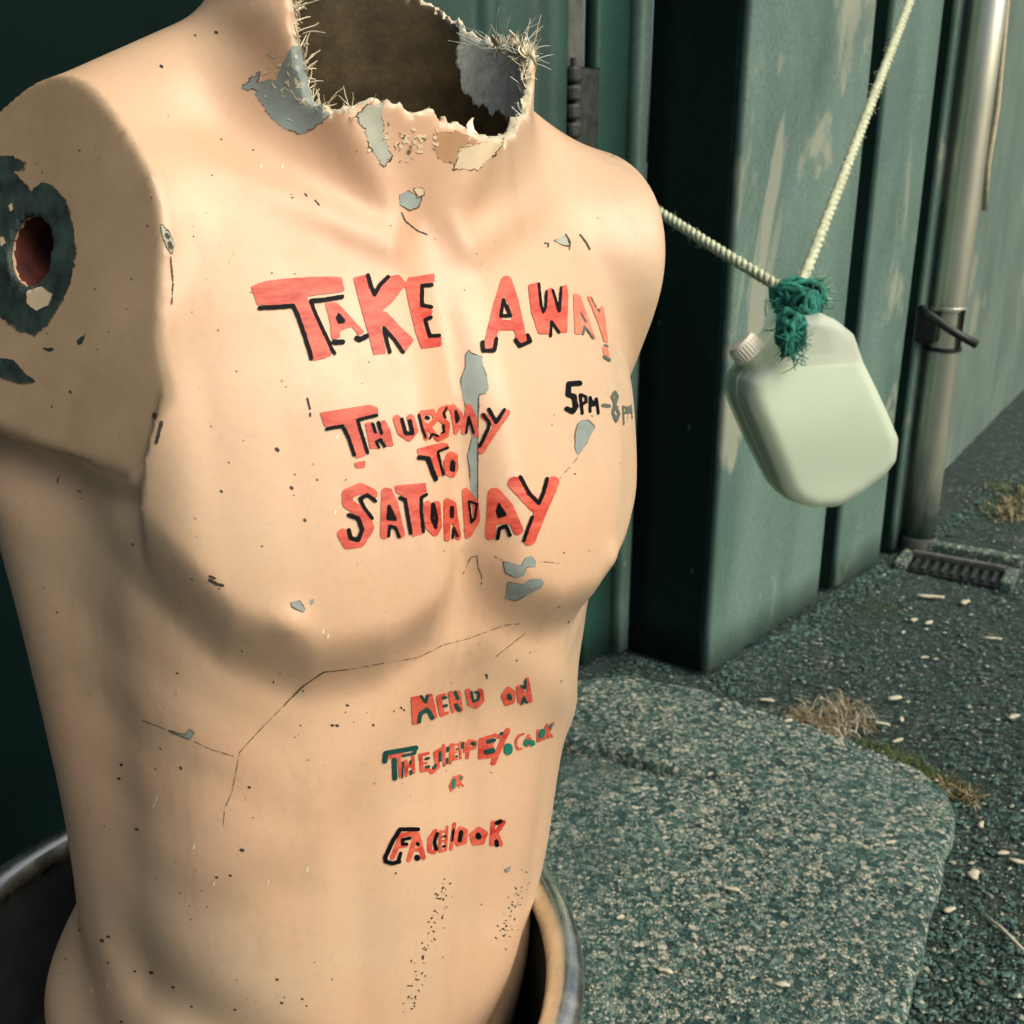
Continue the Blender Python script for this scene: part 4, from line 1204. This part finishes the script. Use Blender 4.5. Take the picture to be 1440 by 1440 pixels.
hk2 = obj('rope_ring', *join([boxm(anchor_l - WN * .012, WD * .012, WN * .012, Vector((0, 0, .02)), .002), tube([anchor_l + WN * .012 + WD * .016 * math.cos(a) + Vector((0, 0, .016 * math.sin(a))) for a in np.linspace(0, 2 * math.pi, 18)], .0035, 8, cap=False)]), M['twine2'])
tag(hk2, 'pale ring at the door hinge tying the rope, behind the shoulder', 'ring')

# jug: outline in its own plane (pixels of the photograph at the jug's distance), rounded and filled out
JD = 1.56
mpp = JD / FPX
out_px = [(1066, 490), (1086, 462), (1110, 438), (1140, 434), (1160, 441), (1186, 462), (1197, 500), (1222, 558), (1245, 608), (1244, 642), (1230, 662), (1196, 690), (1162, 709), (1128, 711), (1104, 703), (1088, 686), (1060, 626), (1037, 572), (1032, 552), (1034, 530), (1048, 510)]
jc = at_depth(1137, 580, JD)
jr = Vector((1, .30, 0)).normalized()                    # the jug hangs nearly square to the yard
ju = Vector((0, 0, 1)); jn = jr.cross(ju)
def jug_plane(px, py):
    p = on_plane(px, py, jc, jn); d = p - jc
    return (d.dot(jr), d.dot(ju))
outl = [jug_plane(1137 + (x - 1137) * .965, 575 + (y - 575) * .975) for x, y in out_px]
def jug_field(inset):
    def f(X, Y, Z):                                      # X right, Y depth, Z up
        d = poly_sdf(X[:, 0, :], Z[:, 0, :], outl)[:, None, :] + .019 + inset
        w = .048 - inset + .006 * np.cos(Z * 22)
        dy = np.abs(Y) - w + .019
        q = np.hypot(np.maximum(d, 0), np.maximum(dy, 0)) + np.minimum(np.maximum(d, dy), 0) - .019
        if inset:
            q = np.maximum(q, Z - jug_plane(1137, 506)[1])
        return q
    return f
jw = lambda V_: [jc + jr * float(v[0]) + jn * float(v[1]) + ju * float(v[2]) for v in V_]
lo_ = (min(p[0] for p in outl) - .02, -.07, min(p[1] for p in outl) - .02); hi_ = (max(p[0] for p in outl) + .02, .07, max(p[1] for p in outl) + .02)
jug = empty('plastic_jug', jc, 'translucent white plastic jug of water hanging from the rope', 'jug')
jv, jq = surface_nets(jug_field(0), lo_, hi_, .003)
jv = relax(jv, jq, 3, np.ones(len(jv)))
under(obj('shell', jw(jv), jq, M['jug'], smooth=True), jug)
jv, jq = surface_nets(jug_field(.0035), lo_, hi_, .0035)
under(obj('water', jw(jv), jq, M['water'], smooth=True), jug)
smv = []
for k in range(len(outl)):
    (xa, za), (xb, zb2) = outl[k], outl[(k + 1) % len(outl)]
    smv += [jc + jr * (xa + (xb - xa) * w_) * 1.004 + ju * (za + (zb2 - za) * w_) * 1.004 for w_ in (0, .5)]
under(obj('mould_seam', *tube(smv + smv[:1], .0016, 6, cap=False), M['jug'], smooth=True), jug)
c0, c1 = at_depth(1064, 508, JD - .055), at_depth(1036, 476, JD - .062)
cd = (c1 - c0).normalized()
under(obj('neck', *tube([c0 - cd * .02, c0 + cd * .016], [.026, .019], 24), M['jug'], smooth=True), jug)
capv = [c0 + cd * q for q in (.010, .012, .034, .038, .0385)]
cp = under(obj('cap', *tube(capv, [.0205, .0225, .0215, .019, .010], 28), M['cap'], smooth=False), jug)
ribs = []
for k in range(28):
    a = cd.cross(Vector((0, 0, 1))).normalized(); b = cd.cross(a); w = 2 * math.pi * k / 28
    o_ = (a * math.cos(w) + b * math.sin(w)) * .0222
    ribs.append(tube([c0 + cd * .014 + o_, c0 + cd * .033 + o_ * .97], .0011, 5))
rb = obj('cap_ribs', *join(ribs), M['cap']); rb.parent = cp; rb.matrix_parent_inverse = Matrix()
mk = decal  # keep name short
mark = obj('pen_mark', *join([tube([at_depth(*q, JD - .0780) for q in pts], .0011, 5) for pts in ([(1072, 536), (1080, 540), (1084, 556)], [(1078, 552), (1081, 562)])]), M['cable'])
under(mark, jug)
# the knot of green twine
kn = empty('twine_knot', knot, 'frayed green twine knotted round the rope and the jug handle', 'twine')
r_ = random.Random(3)
def coil(c, rad, n, seed, m, thick, squash=(1, 1, 1)):
    q = random.Random(seed); pts = []; a, b = q.uniform(0, 6), q.uniform(0, 6)
    for i in range(n):
        a += q.uniform(.35, .75); b += q.uniform(.15, .5)
        v = Vector((math.cos(a) * math.cos(b) * squash[0], math.sin(b) * squash[1], math.sin(a) * math.cos(b) * squash[2]))
        pts.append(c + v * rad * q.uniform(.75, 1.05))
    return under(obj('twine_loop', *tube(pts, [thick * q.uniform(.7, 1.1) for _ in pts], 6), M[m], smooth=True), kn)
mp_ = lambda x, y, d=KD: at_depth(x, y, d)
coil(mp_(1122, 418, KD - .012), .034, 110, 1, 'twine', .0050, (1.3, .6, .8))
coil(mp_(1105, 432, KD - .012), .016, 30, 2, 'twine', .0036, (1.4, .8, .7))
coil(mp_(1130, 440, KD - .045), .028, 70, 3, 'twine', .0048, (.8, .7, 1.3))
coil(mp_(1112, 464, KD - .088), .022, 80, 4, 'twine', .0050, (.9, .8, 1.5))
for k in range(7):
    q = random.Random(30 + k); x = 1112 + q.uniform(-8, 8)
    pts = [mp_(x + q.uniform(-6, 6) * i / 3, 452 + 12 * i + q.uniform(-3, 3), KD - .098 - q.uniform(0, .012)) for i in range(5)]
    under(obj('twine_tail', *tube(pts, [.0042, .0045, .0045, .004, .002], 6), M['twine'], smooth=True), kn)
hairs = []
for k in range(420):
    q = random.Random(100 + k)
    if k < 170: c = mp_(1120 + q.gauss(0, 14), 430 + q.gauss(0, 11), KD - .02); dd = Vector((q.gauss(0, 1), q.gauss(0, 1), q.gauss(0, 1)))
    elif k < 270: c = mp_(1114 + q.gauss(0, 8), 475 + q.gauss(0, 14), KD - .105); dd = Vector((q.gauss(0, .8), q.gauss(0, .6), -1 + q.gauss(0, .5)))
    else: c = mp_(1142 + q.gauss(0, 5), 408 + q.gauss(0, 6), KD - .01); dd = Vector((1 + q.gauss(0, .5), q.gauss(0, .5), .1 + q.gauss(0, .6)))
    dd.normalize(); ln = q.uniform(.012, .030)
    p1 = c + dd * ln * .5 + Vector([q.gauss(0, .003) for _ in range(3)])
    hairs.append((k >= 270, tube([c, p1, c + dd * ln + Vector([q.gauss(0, .005) for _ in range(3)])], [.0010, .0008, .0004], 4)))
for fl, m in ((False, 'twine'), (True, 'twine2')):
    o = under(obj('twine_fray', *join([h for f_, h in hairs if f_ == fl]), M[m]), kn); o['kind'] = 'stuff'

# ------------------------------------------------------------------ drain by the pipe
dc = on_ground(1343, 806)
ex = (on_ground(1405, 812) - on_ground(1285, 790)).normalized(); ey = Vector((-ex.y, ex.x, 0))
gl, gw = .118, .070
drain = empty('drain_gully', dc, 'sunken drain with iron grating at the foot of the drainpipe', 'drain')
fr = [boxm(dc + ey * (gw + .02) + Vector((0, 0, .022)), ex * (gl + .035), ey * .022, Vector((0, 0, .026)), .006), boxm(dc - ex * (gl + .016) + Vector((0, 0, .010)), ex * .016, ey * (gw - .004), Vector((0, 0, .014)), .006),
      boxm(dc + ex * (gl + .016) + Vector((0, 0, .010)), ex * .016, ey * (gw - .004), Vector((0, 0, .014)), .006)]
for k, f_ in enumerate(fr): under(obj('kerb', *f_, M['slab2']), drain)
under(obj('pit', *boxm(dc + Vector((0, 0, .004)), ex * gl, ey * (gw - .006), Vector((0, 0, .0035))), M['cable']), drain)
under(obj('grate_bar', *boxm(dc + ey * .036 + Vector((0, 0, .026)), ex * gl, ey * .010, Vector((0, 0, .006)), .002), M['pipe'] if False else M['gasket']), drain)
for k in range(9):
    under(obj('grate_bar', *boxm(dc + ex * (-.10 + .025 * k) - ey * .018 + Vector((0, 0, .013)), ex * .005, ey * .040, Vector((0, 0, .005)), .001), M['hinge']), drain)

# ------------------------------------------------------------------ pebbles, litter, weeds
OCT = [(1, 0, 0), (-1, 0, 0), (0, 1, 0), (0, -1, 0), (0, 0, 1), (0, 0, -1)]
OCF = [(0, 2, 4), (2, 1, 4), (1, 3, 4), (3, 0, 4), (2, 0, 5), (1, 2, 5), (3, 1, 5), (0, 3, 5)]
def inside_poly(p, poly):
    c = False
    for a, b in zip(poly, poly[1:] + poly[:1]):
        if (a.y > p[1]) != (b.y > p[1]) and p[0] < (b.x - a.x) * (p[1] - a.y) / (b.y - a.y) + a.x: c = not c
    return c
mainp = ccw(main)
def pebbles(name, n, m, s0, s1, where, label, seed):
    q = random.Random(seed); V, F = [], []; k = 0; tries = 0
    while k < n and tries < n * 30:
        tries += 1
        p = where(q)
        if p is None: continue
        x, y, z = p; s_ = s0 + (s1 - s0) * q.random() ** 3
        a = q.uniform(0, 6.3); ca, sa = math.cos(a), math.sin(a); b = len(V)
        e = (s_ * q.uniform(.7, 1.5), s_ * q.uniform(.6, 1.0), s_ * q.uniform(.35, .7))
        for o_ in OCT:
            vx, vy, vz = [c * e_ * q.uniform(.75, 1.1) for c, e_ in zip(o_, e)]
            V.append((x + vx * ca - vy * sa, y + vx * sa + vy * ca, z + vz))
        F += [tuple(i + b for i in f) for f in OCF]; k += 1
    o = obj(name, V, F, m, smooth=False)
    return tag(o, label, kind='stuff')
def tar(q):
    py = 560 + 880 * q.random() ** .8; px = q.uniform(800, 1470)
    p = on_ground(px, py)
    if p.y > 5 or (p - C0).dot(WN) < .02 and (p - C0).dot(WD) > 0: return None
    if (p - C0).dot(WN) < -.16: return None
    if inside_poly(p, mainp): return None
    return (p.x, p.y, .001)
pebbles('tarmac_grit', 5200, M['pebbled'], .002, .008, tar, 'grey-green stones bedded in the tarmac', 1)
pebbles('pale_grit', 900, M['pebble'], .0016, .0075, tar, 'loose pale grit lying on the tarmac', 2)
def pad_top(q):
    p = on_ground(q.uniform(770, 1345), q.uniform(1010, 1450), .03)
    return (p.x, p.y, .031) if inside_poly(p, mainp) else None
pebbles('pad_grit', 2600, M['pebbled'], .0015, .0045, pad_top, 'small stones showing in the concrete pad', 3)
pebbles('pad_pale_grit', 1700, M['pebble'], .0014, .0042, pad_top, 'small pale stones showing in the concrete pad', 4)
def foot_w(q):
    t = q.uniform(-.02, 2.2); o_ = abs(q.gauss(0, .035)) + .006
    p = wp(t, o_); return (p.x, p.y, .002)
pebbles('wall_foot_grit', 1500, M['pebbled'], .003, .011, foot_w, 'dirt and stones gathered along the foot of the wall', 5)
def foot_d(q):
    t = q.uniform(-.75, -.01); p = wp(t, DEP + .02 + abs(q.gauss(0, .06)))
    return (p.x, p.y, .004)
pebbles('door_foot_grit', 900, M['pebbled'], .003, .010, foot_d, 'dirt gathered in the dark corner by the door', 6)

def chip(name, px, py, ln, wd, ang, m, label, cat, group=None, h=.006):
    """a bit of litter: bevelled, bent sliver"""
    z = .032 if inside_poly(on_ground(px, py, .03), mainp) else .004
    c = on_ground(px, py, z); q = random.Random(px * 7 + py)
    a = R(ang); ux = Vector((math.cos(a), math.sin(a), 0)); uy = Vector((-math.sin(a), math.cos(a), 0))
    n = 5; V, F = [], []
    for i in range(n):
        u = -1 + 2 * i / (n - 1); w = wd * (1 - .6 * abs(u) ** 2.2) * q.uniform(.55, 1.15); b = ux * ln * u + uy * wd * .3 * math.sin(u * 2 + q.random())
        for sy_, sz_ in ((-1, 0), (-.7, 1), (.7, 1), (1, 0)):
            V.append(c + b + uy * w * sy_ + Vector((0, 0, h * (.1 + sz_ * q.uniform(.7, 1.1)))))
    for i in range(n - 1):
        for k in range(4):
            F.append((i * 4 + k, i * 4 + (k + 1) % 4, (i + 1) * 4 + (k + 1) % 4, (i + 1) * 4 + k))
    F += [(3, 2, 1, 0), tuple((n - 1) * 4 + k for k in range(4))]
    return tag(obj(name, V, F, m, smooth=True), label, cat, group)
chip('wood_splinter', 1308, 840, .034, .007, -12, M['chip'], 'pale wood splinter lying just below the drain', 'splinter')
chip('litter_chip', 1357, 848, .015, .010, 20, M['chip'], 'pale crumpled chip right of the wood splinter by the drain', 'litter')
TAR = [(1285,872,.010,.008,10,'round pale chip, left one of two below the drain'), (1306,876,.014,.008,25,'oval pale chip, right one of two below the drain'), (1270,890,.007,.005,40,'tiny pale chip left of the pair below the drain'),
       (1258,982,.015,.010,0,'broad pale chip right of the dry grass tuft'), (1268,1012,.010,.005,60,'upright pale sliver right of the dry grass tuft'), (1240,1018,.016,.005,-30,'slanting pale sliver touching the dry grass tuft'),
       (1262,1042,.013,.005,20,'pale chip just above the moss on the pad edge'), (1300,925,.010,.004,5,'thin pale chip midway between drain and grass tuft'), (1395,898,.022,.004,-15,'long thin pale twig on the tarmac below the drain, far right'),
       (1078,985,.016,.006,-20,'pale chip left of the dry grass tuft'), (1108,1014,.010,.005,10,'small pale chip under the left side of the dry grass tuft'), (1425,1008,.014,.009,15,'pale flat chip on the tarmac at the right picture edge'),
       (1380,1160,.010,.006,45,'pale chip right of the pad corner'), (1370,1230,.012,.012,30,'largest pale lump right of the pad edge'), (1410,1200,.010,.005,0,'small pale chip above the straw stalk'),
       (1432,1212,.014,.006,-35,'slanting pale chip at the right picture edge above the straw stalk'), (1335,1280,.010,.006,10,'pale chip in the shadow of the pad edge')]
for (x, y, l_, w_, a_, lb) in TAR:
    chip('litter_chip', x, y, l_, w_, a_, M['chip'], lb, 'litter', 'pale chips scattered on the tarmac', .0028)
for (x, y, l_, w_, a_, lb) in [(1028,1250,.013,.005,-25,'long pale chip in the middle of the concrete pad'), (1252,1185,.010,.005,5,'pale chip near the right corner of the concrete pad'), (935,1365,.011,.005,-30,'pale chip on the pad beside the tub'), (1100,1385,.010,.005,-20,'pale chip on the front of the concrete pad'), (872,1290,.006,.006,0,'round pale chip on the pad nearest the torso')]:
    chip('litter_chip', x, y, l_, w_, a_, M['chip'], lb, 'litter', 'pale chips scattered on the pad', .0022)
st0, st1 = on_ground(1383, 1286, .012), on_ground(1450, 1346, .016)
sk = obj('straw_stalk', *tube([st0, st0.lerp(st1, .4) + Vector((0, .003, .003)), st1], [.0022, .0026, .002], 7), M['chip'], smooth=True)
tag(sk, 'long pale straw stalk lying on the tarmac at the right edge', 'stalk')

def blade(base, d, ln, w, bend, q):
    side = d.cross(Vector((0, 0, 1)));
    if side.length < 1e-3: side = Vector((1, 0, 0))
    side.normalize(); V = []; n = 5; p = base.copy(); dd = d.copy()
    for i in range(n):
        ww = w * (1 - i / (n - 1)) ** .7 + .0002
        V += [p - side * ww, p + side * ww]
        dd = (dd + bend).normalized(); p = p + dd * ln / n
    F = [(2 * i, 2 * i + 1, 2 * i + 3, 2 * i + 2) for i in range(n - 1)]
    return V, F
def tuft(name, pts, n, ln, w, mats, label, cat, seed, spread=.6):
    q = random.Random(seed); parts = {m: [] for m in mats}
    for k in range(n):
        x, y, r_ = q.choice(pts)
        g = on_ground(x, y); b = Vector((g.x + q.gauss(0, r_), g.y + q.gauss(0, r_), .0))
        d = Vector((q.gauss(0, spread), q.gauss(0, spread), 1)).normalized()
        parts[q.choice(mats)].append(blade(b, d, ln * q.uniform(.4, 1.1), w * q.uniform(.6, 1.2), Vector((q.gauss(0, .12), q.gauss(0, .12), -q.uniform(.05, .35))), q))
    g = on_ground(pts[0][0], pts[0][1])
    e = empty(name, (g.x, g.y, 0), label, cat)
    for m in mats:
        if parts[m]:
            o = under(obj('blades', *join(parts[m]), M[m]), e); o['kind'] = 'stuff'
    return e
tuft('dry_grass_tuft', [(1160, 1012, .022), (1185, 1000, .028), (1205, 1018, .022), (1130, 1008, .018), (1175, 1028, .016)], 560, .052, .0009, ['straw', 'straw', 'chip'], 'dry straw-coloured grass tuft at the back edge of the concrete pad', 'grass tuft', 1, 1.0)
tuft('green_weed', [(1345, 1112, .014), (1362, 1122, .012), (1330, 1104, .010)], 260, .040, .0012, ['grass', 'grass', 'straw'], 'yellow-green weed at the right corner of the concrete pad', 'weed', 2, .8)
tuft('moss_clump', [(1255, 1062, .012), (1280, 1072, .014), (1305, 1088, .012), (1225, 1050, .010)], 700, .016, .0011, ['moss', 'grass'], 'low moss growing along the back edge of the pad', 'moss', 3, .7)
tuft('moss_clump', [(1432, 690, .05), (1440, 710, .05), (1425, 725, .04)], 700, .045, .0020, ['moss', 'grass', 'straw'], 'green weeds against the right edge beyond the drain', 'weed', 4, .6)
tuft('moss_clump', [(1180, 850, .05), (1240, 855, .03), (1215, 852, .04)], 300, .012, .0012, ['moss'], 'thin moss on the tarmac left of the drain', 'moss', 5, .8)
